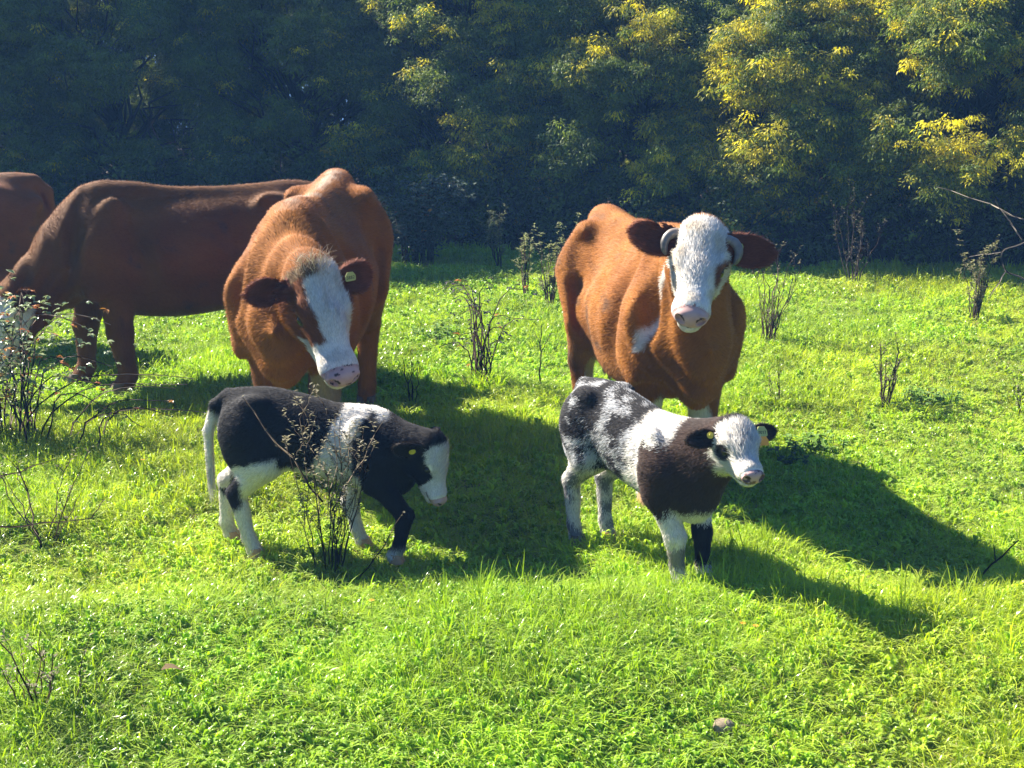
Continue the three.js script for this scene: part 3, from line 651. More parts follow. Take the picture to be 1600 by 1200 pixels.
function cowTrunk(o = {}) {
  return {
    x: [-1.03, -0.97, -0.82, -0.6, -0.3, 0.0, 0.3, 0.52, 0.7, 0.86, 0.98],
    top: [1.16, 1.3, 1.385, 1.4, 1.365, 1.355, 1.37, 1.405, 1.33, 1.17, 0.98],
    bot: [1.0, 0.9, 0.8, 0.7, 0.61, 0.56, 0.57, 0.63, 0.68, 0.74, 0.84],
    hw: [0.06, 0.16, 0.235, 0.29, 0.375, 0.415, 0.395, 0.32, 0.265, 0.2, 0.08].map((v) => v * (o.wide ?? 1)),
    wy: [0.5, 0.52, 0.55, 0.55, 0.48, 0.43, 0.43, 0.45, 0.47, 0.5, 0.5], eTop: 1.6,
  };
}
function cowSolids(o = {}) {
  const k = o.wide ?? 1;
  const s = [
    [ellipsoid([0.4, 1.33, 0], [0.26, 0.1, 0.075]), 0.12],
    [ellipsoid([-0.84, 1.36, 0], [0.16, 0.06, 0.07]), 0.1],
    [ellipsoid([0.82, 0.75, 0], [0.13, 0.17, 0.095]), 0.1],
    [capsule([-0.9, 1.34, 0], [0.3, 1.355, 0], 0.04, 0.04), 0.1],
    [ellipsoid([0.0, 0.63, 0], [0.5, 0.1, 0.24 * k]), 0.15],
  ];
  for (const z of [-1, 1]) s.push(
    [ellipsoid([-0.6, 1.3, 0.26 * z * k], [0.1, 0.06, 0.055], [0, -0.4 * z, 0.2]), 0.09],
    [ellipsoid([-0.98, 1.19, 0.12 * z], [0.055, 0.06, 0.05]), 0.08],
    [ellipsoid([-0.72, 0.96, 0.18 * z * k], [0.25, 0.36, 0.15 * k], [0, 0, -0.15]), 0.12],
    [ellipsoid([0.52, 1.0, 0.25 * z * k], [0.14, 0.36, 0.085 * k], [-0.2 * z, 0, 0.25]), 0.05],
    [ellipsoid([0.66, 0.88, 0.2 * z * k], [0.14, 0.17, 0.1 * k]), 0.1],
    [ellipsoid([0.46, 1.36, 0.055 * z], [0.13, 0.055, 0.04], [0, 0, 0.1]), 0.05],
  );
  if (o.udder) {
    s.push([ellipsoid([-0.52, 0.62, 0], [0.22, 0.13, 0.15]), 0.08]);
    for (const [a, b] of [[-0.44, 0.07], [-0.44, -0.07], [-0.58, 0.06], [-0.58, -0.06]]) s.push([capsule([a, 0.54, b], [a + 0.01, 0.455, b * 1.1], 0.022, 0.014), 0.03]);
  }
  return s;
}
function cowHollows(k) {       // hollow flank, the groove behind the shoulder, the crease before the thigh, the hollow above the point of the shoulder
  const c = [];
  for (const s of [-1, 1]) c.push(
    [ellipsoid([-0.4, 1.2, 0.39 * k * s], [0.16, 0.15, 0.06]), 0.16],
    [capsule([0.35, 1.28, 0.3 * k * s], [0.3, 0.78, 0.435 * k * s], 0.045, 0.06), 0.1],
    [capsule([-0.5, 1.0, 0.37 * k * s], [-0.36, 0.7, 0.36 * k * s], 0.035, 0.05), 0.08],
    [ellipsoid([0.72, 1.1, 0.29 * k * s], [0.06, 0.17, 0.06], [0, 0, 0.3]), 0.08],
  );
  return c;
}
function cowLegs(front, hind, pale = [0, 0, 0, 0], k = 1, fat = 1) {       // offsets in x per leg: [minus z, plus z]
  const L = [];
  [-1, 1].forEach((s, i) => L.push({ joints: [[0.6, 1.0, 0.18 * s * k], [0.5 + front[i] * 0.3, 0.8, 0.195 * s * k], [0.55 + front[i] * 0.8, 0.43, 0.17 * s * k], [0.535 + front[i], 0.13, 0.165 * s * k], [0.58 + front[i], 0.055, 0.165 * s * k]], r: [0.16, 0.112 * fat, 0.068 * fat, 0.047 * fat, 0.055 * fat], pale: pale[i] }));
  [-1, 1].forEach((s, i) => L.push({ joints: [[-0.62, 1.06, 0.19 * s * k], [-0.46 + hind[i] * 0.3, 0.8, 0.235 * s * k], [-0.84 + hind[i] * 0.8, 0.5, 0.19 * s * k], [-0.77 + hind[i], 0.14, 0.18 * s * k], [-0.72 + hind[i], 0.055, 0.18 * s * k]], r: [0.2, 0.14 * fat, 0.073 * fat, 0.049 * fat, 0.056 * fat], pale: pale[2 + i] }));
  return L;
}
const cowNeck = (drop = 0) => [
  [[0.5, 1.29, 0], [-0.03, -0.04, 0], 0.1, 0.085, 0.1],
  [[0.66, 1.12, 0], [0.02, -0.1, 0], 0.2, 0.11, 0.08],
  [[0.8, 0.92 - drop, 0], [0.06, -0.17, 0], 0.15, 0.08, 0.1],
  [[0.92, 0.72, 0], [0.08, -0.22, 0], 0.06, 0.03, 0.1],
];
const cowTail = (sway = 0) => [[[-0.95, 1.37, 0], [-1.05, 1.28, 0], 0.05, 0.042], [[-1.05, 1.28, 0], [-1.1, 1.0, sway * 0.3], 0.04, 0.03], [[-1.1, 1.0, sway * 0.3], [-1.08, 0.62, sway], 0.028, 0.018]];
const ribs = (x, y, z) => Math.abs(z) > 0.2 && x > -0.35 && x < 0.35 && y > 0.75 ? 0.0025 * Math.sin(x * 34) * smooth(0.2, 0.3, Math.abs(z)) : 0;
function neckFolds(x, y, z) {
  const w = smooth(0.55, 0.72, x) * (1 - smooth(1.1, 1.3, x));
  return w * 0.009 * Math.sin(x * 46 + y * 18 + 2 * Math.sin(y * 9)) + 0.006 * (fbm(x * 6, y * 6, z * 6, 2) - 0.5) + ribs(x, y, z);
}
function cowGrow(x, y, z, q, head, n) {
  if (head) {
    if (q[0] > 0.475 + 0.02 * noise3(q[1] * 60, q[2] * 60, 0) && q[1] > -0.125) return null;
    const ear = Math.abs(q[2]) > 0.13 && q[0] < 0.15;
    const f = 1 - smooth(0.26, 0.4, q[0]);
    if (Math.hypot(q[0] - 0.194, q[1] + 0.056) < 0.044 && Math.abs(q[2]) > 0.07) return null;
    return { len: ear ? 0.022 : 0.009 + 0.011 * f, lift: ear ? 0.7 : 0.2 + 0.35 * f, mess: ear ? 0.7 : 0.35 + 0.9 * f, dir: ear ? [0, -0.1, Math.sign(q[2])] : [-1, q[0] < 0.14 ? 0.2 : 0, 0], wid: 0.003 };
  }
  const leg = 1 - smooth(0.5, 0.75, y);
  const w = noise3(x * 5 + 3, y * 5, z * 5) - 0.5, w2 = noise3(x * 5, y * 5 + 9, z * 5) - 0.5;
  return { len: 0.015 + 0.006 * noise3(x * 14, y * 14, z * 14), lift: 0.36 + 0.25 * noise3(x * 22 + 5, y * 22, z * 22), mess: 0.4, dir: [-1 + leg + w * 0.7, -0.5 - leg + w2 * 0.5, 0], wid: 0.0026 };
}
function earTag(host, name, w, h, colour, text, pos, look, upv, round) {
  const g = round ? new THREE.CylinderGeometry(w / 2, w / 2, 0.004, 20) : null;
  if (round) {
    g.rotateX(Math.PI / 2);
    const k = new THREE.CylinderGeometry(w / 5, w / 4, 0.008, 12); k.rotateX(Math.PI / 2); k.translate(0, 0, 0.005);
    var geom = mergeGeometries([g, k]);
  } else {
    const s = new THREE.Shape(), r = w * 0.16;
    s.moveTo(-w / 2 + r, -h / 2); s.lineTo(w / 2 - r, -h / 2); s.quadraticCurveTo(w / 2, -h / 2, w / 2, -h / 2 + r); s.lineTo(w / 2, h / 2 - r * 2); s.lineTo(w * 0.28, h / 2); s.lineTo(-w * 0.28, h / 2); s.lineTo(-w / 2, h / 2 - r * 2); s.lineTo(-w / 2, -h / 2 + r); s.quadraticCurveTo(-w / 2, -h / 2, -w / 2 + r, -h / 2);
    geom = new THREE.ExtrudeGeometry(s, { depth: 0.0025, bevelEnabled: true, bevelSize: 0.0006, bevelThickness: 0.0006, bevelSegments: 1 });
    const p = geom.attributes.position, uv = geom.attributes.uv;
    for (let i = 0; i < p.count; i++) uv.setXY(i, p.getX(i) / w + 0.5, p.getY(i) / h + 0.5);
  }
  let m = new THREE.MeshPhysicalMaterial({ color: colour, roughness: 0.55, clearcoat: 0.2 });
  if (text) {
    const c = document.createElement('canvas'); c.width = 128; c.height = Math.round(128 * h / w);
    const x = c.getContext('2d'); x.fillStyle = '#' + colour.getHexString(); x.fillRect(0, 0, c.width, c.height);
    x.fillStyle = '#1c1c10'; x.textAlign = 'center'; x.textBaseline = 'middle'; x.font = 'bold ' + Math.round(c.width / (text.length * 0.66)) + 'px sans-serif';
    x.fillText(text, 64, c.height * 0.6);
    const t = new THREE.CanvasTexture(c); t.colorSpace = THREE.SRGBColorSpace;
    m = new THREE.MeshPhysicalMaterial({ map: t, roughness: 0.55, clearcoat: 0.2 });
  }
  const o = part(name, geom, m, host.root);
  const z = V(...look).normalize(), y0 = V(...upv), x = V().crossVectors(y0, z).normalize(), y = V().crossVectors(z, x);
  const mat = new THREE.Matrix4().makeBasis(x, y, z).setPosition(...pos);      // head axes, head size
  const full = new THREE.Matrix4().copy(host.hm).multiply(mat);
  const P = V(...host.fromHead(...pos));
  full.decompose(o.position, o.quaternion, o.scale); o.position.copy(P); o.scale.setScalar(1);
  return o;
}
const YEL = new THREE.Color().setRGB(0.62, 0.5, 0.04), ORA = new THREE.Color().setRGB(0.75, 0.3, 0.02), PALE = new THREE.Color().setRGB(0.4, 0.4, 0.12);

// --- the cow on the right: horned, white face, looking at the lens
const RED = [0.32, 0.118, 0.013], RED2 = [0.22, 0.072, 0.01];
const cowR = animal({
  name: 'cow', category: 'cow', group: 'grown cattle', seed: 11,
  label: 'horned red-brown cow with white face looking at the camera behind the mottled calf',
  at: [0.7, -6.7], turn: heading(0.208, 0.978),
  s: 0.94, pitch: -0.035, trunk: cowTrunk({ wide: 0.74 }), solids: cowSolids({ udder: true, wide: 0.77 }), legs: cowLegs([0.02, -0.04], [0.0, 0.08], [1, 1, 1, 1], 0.85), neck: cowNeck(), tail: cowTail(0.05), folds: neckFolds,
  cuts: cowHollows(0.74),
  head: { poll: [1.01, 1.47, 0.06], forward: [0.36, -0.38, 0.185], up: [0.77, 0.6, 0.21], size: 0.88 },
  ears: { common: { len: 0.28, wid: 0.17 }, plus: { dir: [-0.1, 0.02, 1] }, minus: { dir: [-0.12, -0.06, -1] } },
  box: [[-1.25, -0.12, -0.6], [1.5, 1.75, 0.6]], cell: 0.0155, headCell: 0.0066, hairs: 230000,
  color(x, y, z, q, head, ear) {
    const n = rag(x, y, z);
    let c = mixc(RED, RED2, clamp(fbm(x * 4, y * 4, z * 4) * 1.5 - 0.3, 0, 1));
    if (ear) return mixc([0.15, 0.045, 0.02], [0.2, 0.06, 0.03], noise3(q[0] * 40, q[1] * 40, q[2] * 40));
    if (head || q[0] > -0.09 && q[1] > -0.1 && Math.abs(q[2]) < 0.2 && q[1] > -0.3 && q[0] < 0.6) {
      if (!head && q[1] < -0.22) return c;
      const w = rag(q[0], q[1], q[2], 16, 0.035);
      let face = mixc(WHITE, [0.5, 0.42, 0.32], smooth(0.45, 0.75, fbm(q[0] * 14, q[1] * 14, q[2] * 22)) * 0.8);
      const patch = edge(0.066 - Math.hypot((q[0] - 0.205) * 0.72, q[1] + 0.062) + w * 0.6) * edge(-q[2] - 0.055, 0.01);
      face = mixc(face, [0.16, 0.05, 0.022], patch);
      face = mixc(face, [0.25, 0.11, 0.08], edge(0.034 - Math.hypot(q[0] - 0.19, q[1] + 0.055)) * (q[2] > 0.06 ? 1 : 0));
      if (q[0] > 0.475 && q[1] > -0.105) face = mixc(PINK, [0.5, 0.33, 0.3], noise3(q[0] * 50, q[1] * 50, q[2] * 50));
      if (q[0] > 0.47 && q[1] > -0.12 && noise3(q[0] * 70 + 4, q[1] * 70, q[2] * 70) > 0.88) face = [0.06, 0.03, 0.03];
      face = mixc(face, c, edge(-q[0] - 0.07 + w * 0.3) * edge(0.02 - q[1]) + edge(-q[1] - 0.2 + w - (q[0] > 0.2 ? 0.08 : 0)) * (q[0] < 0.3 ? 1 : 0) > 0.5 ? 1 : 0);
      return face;
    }
    const stripe = 0.017 - Math.abs(x - 0.76 - (y - 1.1) * 0.25 + n * 0.4) + (y > 0.85 && y < 1.32 && z > 0.1 ? 0 : -0.2);
    c = mixc(c, WHITE, edge(stripe));
    if (x > 0.3) c = mixc(c, WHITE, edge(0.6 - y + n * 0.8 - Math.abs(Math.abs(z) - 0.1) * 1.2 - 0.02, 0.02) * (Math.abs(z) < 0.17 ? 1 : 0.2));
    if (x < -0.3 && y < 0.66) c = mixc(c, [0.42, 0.3, 0.22], edge(0.62 - y + n) * (Math.abs(z) < 0.16 ? 1 : 0));
    if (y < 0.42) c = mixc(c, WHITE, edge(0.3 - y + n));
    const mud = edge(fbm(x * 7, y * 5, z * 7) - 0.5, 0.05) * smooth(-0.62, -0.85, x) * (1 - smooth(1.2, 1.32, y));
    return grime(mixc(c, [0.055, 0.03, 0.022], mud * 0.9), x, y, z);
  },
  grow: cowGrow,
});
{
  const pts = (s) => [[0.0, -0.03, 0.07], [-0.005, -0.02, 0.125], [0.01, -0.012, 0.168], [0.045, -0.022, 0.196], [0.085, -0.045, 0.198], [0.115, -0.07, 0.182]].map(([a, b, c]) => V(...cowR.fromHead(a, b, c * s)));
  for (const s of [-1, 1]) {
    const curve = new THREE.CatmullRomCurve3(pts(s)), g = new THREE.TubeGeometry(curve, 40, 0.03, 18, false), a = g.attributes.position, col = [];
    for (let i = 0; i <= 40; i++) {
      const c = curve.getPointAt(i / 40), t = i / 40, k = (1 - 0.45 * t) * Math.sqrt(Math.max(0.02, 1 - Math.pow(t, 9))) * (1 + 0.05 * Math.sin(t * 46) * (1 - t) + 0.06 * (noise3(t * 14, s, 5) - 0.5)), tone = mixc([0.24, 0.19, 0.15], [0.1, 0.09, 0.09], clamp(smooth(0.3, 0.9, t) + (noise3(t * 30, s, 2) - 0.5) * 0.5, 0, 1));
      for (let j = 0; j <= 18; j++) { const o = i * 19 + j, p = V().fromBufferAttribute(a, o).sub(c).multiplyScalar(k).add(c); a.setXYZ(o, p.x, p.y, p.z); col.push(...tone); }
    }
    g.setAttribute('color', new THREE.Float32BufferAttribute(col, 3)); g.computeVertexNormals();
    part('horn', g, M.horn, cowR.root);
  }
  earTag(cowR, 'ear_tag', 0.034, 0.042, PALE, '0388', [0.025, -0.03, -0.2], [0.5, 0.8, -0.15], [-1, 0.5, 0]);
  part('tail_switch', strands([[[-1.08, 0.62, 0.05], 0.03], [[-1.08, 0.5, 0.05], 0.05]], rng(3), 260, 0.34, 0.004, (R) => mixc([0.06, 0.035, 0.025], [0.14, 0.07, 0.035], R()), () => [0.05, -1, 0.05]), M.hair, cowR.root);
}

// --- the cow on the left: head lowered beside the black and white calf
const RUST = [0.31, 0.11, 0.013], RUST2 = [0.2, 0.062, 0.01];
const cowL = animal({
  name: 'cow', category: 'cow', group: 'grown cattle', seed: 21,
  label: 'red-brown cow with lowered white-blazed head standing over the black and white calf',
  at: [-1.12, -7.32], turn: heading(-0.04, 0.999),
  s: 1.02, pitch: -0.1, trunk: cowTrunk({ wide: 0.82 }), solids: cowSolids({ udder: true, wide: 0.84 }), legs: cowLegs([0.0, 0.03], [0, 0.05], undefined, 0.85), neck: cowNeck(0.06), tail: cowTail(), folds: neckFolds,
  cuts: cowHollows(0.82),
  head: { poll: [1.06, 1.2, -0.22], forward: [0.46, -0.8, -0.34], up: [0.86, 0.6, -0.5], size: 0.98 },
  ears: { common: { len: 0.22, wid: 0.13 }, plus: { dir: [-0.05, -0.1, 1] }, minus: { dir: [-0.05, -0.08, -1] } },
  box: [[-1.25, -0.12, -0.6], [1.55, 1.6, 0.6]], cell: 0.0155, headCell: 0.0066, hairs: 230000,
  color(x, y, z, q, head, ear) {
    const n = rag(x, y, z);
    let c = mixc(RUST, RUST2, clamp(fbm(x * 4, y * 4, z * 4) * 1.5 - 0.3, 0, 1));
    if (ear) return mixc([0.13, 0.04, 0.02], [0.2, 0.06, 0.03], noise3(q[0] * 40, q[1] * 40, q[2] * 40));
    if (head) {
      const w = rag(q[0], q[1], q[2], 14, 0.03);
      let face = mixc(WHITE, [0.48, 0.42, 0.34], smooth(0.45, 0.75, fbm(q[0] * 14, q[1] * 14, q[2] * 22)) * 0.7);
      const side = edge(q[2] - 0.078 + 0.03 * smooth(0.15, 0.3, q[0]) + w, 0.008) * edge(0.345 - q[0] + w * 1.4 - Math.max(0, -q[1] - 0.08) * 1.1, 0.01);
      const other = edge(-q[2] - 0.118 + w, 0.008) * edge(0.3 - q[0] + w, 0.01);
      face = mixc(face, [0.2, 0.068, 0.024], Math.max(side, other));
      face = mixc(face, mixc([0.07, 0.035, 0.02], [0.3, 0.2, 0.1], noise3(q[0] * 60, q[1] * 60, q[2] * 60)), edge(0.02 - q[0] + w) * edge(q[2] - 0.0));
      if (q[1] < -0.18 && q[0] < 0.3) face = c;
      if (q[0] > 0.475 && q[1] > -0.12) { face = mixc(PINK, [0.5, 0.36, 0.33], noise3(q[0] * 50, q[1] * 50, q[2] * 50)); if (noise3(q[0] * 55 + 4, q[1] * 55, q[2] * 55) > 0.76) face = [0.05, 0.03, 0.03]; }
      return mixc(face, c, edge(-q[0] - 0.045 + w * 0.5));
    }
    // pale line along the back
    c = mixc(c, [0.4, 0.28, 0.2], edge(0.03 - Math.abs(z - 0.0) + n * 0.9 - (y > 1.25 ? 0 : 1), 0.02) * (0.25 + 0.75 * smooth(0.4, 0.65, fbm(x * 6, 2, z * 6))) * (x < 0.62 ? 1 : 0));
    if (y < 0.62) c = mixc(c, [0.4, 0.34, 0.26], edge(0.58 - y + n * 1.2) * (z < 0 && x > 0 ? 0.75 : 0));
    return grime(c, x, y, z);
  },
  grow: cowGrow,
});
earTag(cowL, 'ear_tag', 0.056, 0.042, PALE, '3882', [0.03, -0.025, -0.18], [0.5, 0.8, -0.15], [-1, 0.5, 0]);
part('tuft', strands([[cowL.fromHead(-0.02, 0.04, -0.02), 0.1], [cowL.fromHead(-0.03, 0.03, 0.04), 0.09]], rng(31), 420, 0.085, 0.0035, (R) => mixc([0.55, 0.46, 0.34], [0.22, 0.12, 0.06], R() * R()), (R) => [0.6 - R() * 0.8, 0.8, R() * 1.4 - 0.7], 0.35), M.hair, cowL.root);
part('tail_switch', strands([[[-1.08, 0.62, 0.0], 0.03], [[-1.08, 0.5, 0.0], 0.05]], rng(4), 200, 0.34, 0.004, (R) => mixc([0.06, 0.035, 0.025], [0.14, 0.07, 0.035], R()), () => [0.05, -1, 0.05]), M.hair, cowL.root);

// --- the cow grazing in profile at the left
const DARKRED = [0.18, 0.07, 0.015], DARKRED2 = [0.12, 0.043, 0.012];
const plainCoat = (a, b, white) => function (x, y, z, q, head, ear) {
  const n = rag(x, y, z);
  let c = mixc(a, b, clamp(fbm(x * 4, y * 4, z * 4) * 1.5 - 0.3, 0, 1));
  if (ear) return b;
  if (head) {
    const w = rag(q[0], q[1], q[2], 14, 0.03);
    if (q[0] > 0.475 && q[1] > -0.12) return PINK;
    return white ? mixc(c, WHITE, edge(q[0] - 0.03 + w) * edge(q[1] + 0.16 + w)) : c;
  }
  return grime(c, x, y, z);
};
const cowG = animal({
  name: 'cow', category: 'cow', group: 'grown cattle', seed: 41,
  label: 'dark brown cow grazing in profile with its neck lowered behind the bramble bush',
  at: [-2.26, -8.7], turn: heading(-0.93, 0.36), s: 0.96,
  trunk: cowTrunk(), solids: cowSolids({ udder: true }), legs: cowLegs([-0.13, 0.13], [0.05, -0.12], undefined, 1, 1.25),
  neck: [
    [[0.5, 1.28, 0], [-0.03, -0.03, 0], 0.1, 0.085, 0.1], [[0.66, 1.08, 0], [0.03, -0.1, 0], 0.22, 0.11, 0.1],
    [[0.78, 0.86, 0], [0.08, -0.17, 0], 0.17, 0.08, 0.12], [[0.8, 0.7, 0], [0.08, -0.2, 0], 0.06, 0.03, 0.1],
  ], tail: cowTail(0.04), folds: neckFolds,
  cuts: cowHollows(1),
  head: { poll: [1.15, 0.72, -0.18], forward: [0.35, -0.9, -0.08], up: [0.9, 0.35, -0.1], size: 1.04 },
  ears: { common: { dir: [-0.3, -0.1, 1] }, plus: { dir: [-0.3, -0.1, 1] }, minus: { dir: [-0.3, -0.1, -1] } },
  box: [[-1.25, -0.15, -0.6], [1.7, 1.55, 0.6]], cell: 0.018, headCell: 0.01, hairs: 150000, color: plainCoat(DARKRED, DARKRED2, true), grow: cowGrow,
});
part('tail_switch', strands([[[-1.08, 0.62, 0.04], 0.03], [[-1.08, 0.5, 0.04], 0.05]], rng(5), 160, 0.34, 0.004, (R) => mixc([0.06, 0.035, 0.025], [0.14, 0.07, 0.035], R()), () => [0.05, -1, 0.05]), M.hair, cowG.root);
// --- the one leaving the picture at the left edge
const cowE = animal({
  name: 'cow', category: 'cow', group: 'grown cattle', seed: 51,
  label: 'brown cow cut off by the left edge, its rump behind the grazing cow',
  at: [-4.52, -9.7], turn: heading(-0.985, 0.17), s: 0.94,
  trunk: cowTrunk(), solids: cowSolids(), legs: cowLegs([0.05, -0.05], [0.02, -0.02]), neck: cowNeck(), tail: cowTail(), folds: neckFolds,
  head: { poll: [1.12, 1.25, 0.0], forward: [0.6, -0.6, 0], up: [0.6, 0.6, 0], size: 1.04 },
  box: [[-1.25, -0.15, -0.6], [1.7, 1.65, 0.6]], cell: 0.022, headCell: 0.014, hairs: 60000, color: plainCoat([0.23, 0.076, 0.02], DARKRED2, true), grow: cowGrow,
});

// --- calves
const calfTrunk = () => ({
  x: [-0.46, -0.42, -0.33, -0.2, 0, 0.17, 0.29, 0.38, 0.45],
  top: [0.66, 0.73, 0.775, 0.783, 0.745, 0.7, 0.665, 0.61, 0.53],
  bot: [0.57, 0.52, 0.48, 0.43, 0.385, 0.35, 0.335, 0.37, 0.45],
  hw: [0.03, 0.085, 0.115, 0.13, 0.142, 0.138, 0.118, 0.09, 0.03],
  wy: [0.5, 0.5, 0.55, 0.52, 0.45, 0.45, 0.48, 0.5, 0.5], eTop: 1.8,
});
const calfSolids = () => {
  const s = [[ellipsoid([0.22, 0.665, 0], [0.12, 0.045, 0.035]), 0.06], [ellipsoid([-0.38, 0.73, 0], [0.08, 0.035, 0.04]), 0.05], [ellipsoid([0.36, 0.42, 0], [0.08, 0.1, 0.07]), 0.06]];
  for (const z of [-1, 1]) s.push([ellipsoid([-0.26, 0.73, 0.105 * z], [0.05, 0.03, 0.028]), 0.05], [ellipsoid([-0.31, 0.56, 0.085 * z], [0.12, 0.17, 0.07]), 0.06], [ellipsoid([0.25, 0.53, 0.115 * z], [0.08, 0.17, 0.045], [0, 0, 0.2]), 0.04]);
  return s;
};
const calfR = [[0.07, 0.05, 0.036, 0.025, 0.031], [0.085, 0.064, 0.037, 0.026, 0.032]];
const calfGrow = (x, y, z, q, head, n) => {
  if (head) {
    if (q[0] > 0.47 && q[1] > -0.12) return null;
    if (Math.hypot(q[0] - 0.194, q[1] + 0.056) < 0.055 && Math.abs(q[2]) > 0.07) return null;
    const ear = Math.abs(q[2]) > 0.13 && q[0] < 0.15, f = 1 - smooth(0.2, 0.4, q[0]);
    return { len: ear ? 0.014 : 0.008 + 0.012 * f, lift: 0.5, mess: 0.5 + 0.6 * f, dir: ear ? [0, -0.1, Math.sign(q[2])] : [-1, 0.1, 0], wid: 0.0028 };
  }
  const leg = 1 - smooth(0.25, 0.4, y), w = noise3(x * 9 + 3, y * 9, z * 9) - 0.5, w2 = noise3(x * 9, y * 9 + 9, z * 9) - 0.5;
  return { len: 0.012, lift: 0.38, mess: 0.5, dir: [-1 + leg + w, -0.6 - leg + w2, 0], wid: 0.003 };
};
const calfA = animal({
  name: 'calf', category: 'calf', group: 'young calves', seed: 61, scale: 0.55,
  label: 'black and white calf walking with its head down in front of the left cow',
  at: [-0.87, -5.6], turn: heading(0.985, 0.17), s: 1.0,
  trunk: calfTrunk(), solids: calfSolids(), folds: (x, y, z) => 0.004 * (fbm(x * 12, y * 12, z * 12, 2) - 0.5),
  legs: [
    { joints: [[0.24, 0.52, -0.1], [0.15, 0.42, -0.11], [0.11, 0.235, -0.09], [0.14, 0.09, -0.09], [0.165, 0.03, -0.09]], r: calfR[0], sink: -0.02, pale: 1 },
    { joints: [[0.28, 0.5, 0.1], [0.3, 0.4, 0.11], [0.42, 0.235, 0.1], [0.39, 0.075, 0.1], [0.365, 0.032, 0.1]], r: calfR[0], sink: -0.02, pale: 1 },
    { joints: [[-0.3, 0.6, -0.08], [-0.29, 0.46, -0.1], [-0.475, 0.305, -0.08], [-0.49, 0.09, -0.08], [-0.47, 0.03, -0.08]], r: [0.09, 0.08, 0.04, 0.027, 0.033], sink: -0.02, pale: 1 },
    { joints: [[-0.3, 0.6, 0.08], [-0.23, 0.46, 0.1], [-0.365, 0.305, 0.09], [-0.315, 0.09, 0.09], [-0.29, 0.03, 0.09]], r: [0.09, 0.08, 0.041, 0.028, 0.034], sink: -0.02, pale: 1 },
  ],
  neck: [
    [[0.26, 0.615, 0], [0.0, -0.05, 0], 0.055, 0.06, 0.05], [[0.31, 0.54, 0], [0.05, -0.1, 0], 0.115, 0.072, 0.06],
    [[0.36, 0.45, 0], [0.1, -0.17, 0], 0.09, 0.05, 0.06],
  ],
  tail: [[[-0.42, 0.745, 0], [-0.475, 0.7, 0.02], 0.028, 0.024], [[-0.475, 0.7, 0.02], [-0.51, 0.58, 0.03], 0.024, 0.02], [[-0.51, 0.58, 0.03], [-0.51, 0.38, 0.03], 0.02, 0.013]],
  head: { poll: [0.55, 0.57, 0.06], forward: [0.22, -1, 0.06], up: [1, 0.2, 0.2], size: 0.54, lx: 0.92, calf: true },
  ears: { common: { len: 0.27, wid: 0.16 }, plus: { dir: [-0.35, -0.55, 0.8], face: [0.6, 0.3, 0.5] }, minus: { dir: [-0.4, -0.4, -1] } },
  box: [[-0.6, -0.1, -0.26], [0.85, 0.86, 0.3]], cell: 0.0095, headCell: 0.0048, hairs: 150000,
  color(x, y, z, q, head, ear) {
    const n = rag(x, y, z, 16, 0.035);
    if (ear) return [0.03, 0.022, 0.018];
    if (head) {
      const w = rag(q[0], q[1], q[2], 12, 0.035);
      if (q[0] > 0.475 && q[1] > -0.12) return [0.4, 0.26, 0.23];
      const wf = Math.max(edge(q[1] + 0.035 + w * 0.6 + 0.25 * smooth(0.28, 0.42, q[0]) * 1.2), edge(q[0] - 0.36 + w)) * edge(q[0] - 0.02);
      return mixc(BLACK, WHITE, clamp(wf, 0, 1));
    }
    let c = BLACK;
    const band = edge(0.062 - Math.abs(x - 0.135 - (y - 0.55) * 0.32 + n * 0.8) - smooth(0.6, 0.3, y) * -0.06);
    const cap = edge(0.06 - Math.hypot((x - 0.3) * 0.8, y - 0.74) + n);
    const belly = edge(0.44 - y + n * 1.2 + (x < -0.1 ? 0.02 : 0) - (x > 0.3 ? 0.16 : 0));
    c = mixc(c, WHITE, Math.max(band, cap, belly));
    if (x < -0.15 && y < 0.5) { c = mixc(BLACK, WHITE, edge(0.455 - y + n + (x + 0.3) * 0.25)); const hock = edge(0.05 - Math.hypot((x + (z > 0 ? 0.38 : 0.475)) * 0.9, (y - 0.325) * 0.7) + n); c = mixc(c, BLACK, hock); }
    if (x > 0.24 && z > 0.02 && y < 0.45) c = mixc(BLACK, WHITE, edge(0.095 - y + n * 0.6));
    if (x < 0.28 && x > 0.1 && z < 0 && y < 0.36) c = mixc(WHITE, [0.3, 0.27, 0.25], edge(n - 0.01) * 0.6);
    if (x < -0.44 && y > 0.3) c = mixc([0.02, 0.018, 0.018], WHITE, edge(0.66 - y + n));
    if (y < 0.12) c = mixc(c, [0.42, 0.36, 0.25], 0.35 * smooth(0.45, 0.65, fbm(x * 20, y * 20, z * 20)));
    return c;
  },
  grow: calfGrow,
});
part('tail_switch', strands([[[-0.51, 0.55, 0.03], 0.02], [[-0.51, 0.47, 0.03], 0.03], [[-0.51, 0.4, 0.03], 0.03]], rng(6), 420, 0.14, 0.003, (R) => mixc(WHITE, [0.4, 0.36, 0.3], R() * 0.6), () => [0, -1, 0]), M.hair, calfA.root);
earTag(calfA, 'ear_tag', 0.03, 0.03, YEL, null, [0.005, -0.11, 0.2], [0.6, 0.3, 0.5], [1, 0, 0], true);

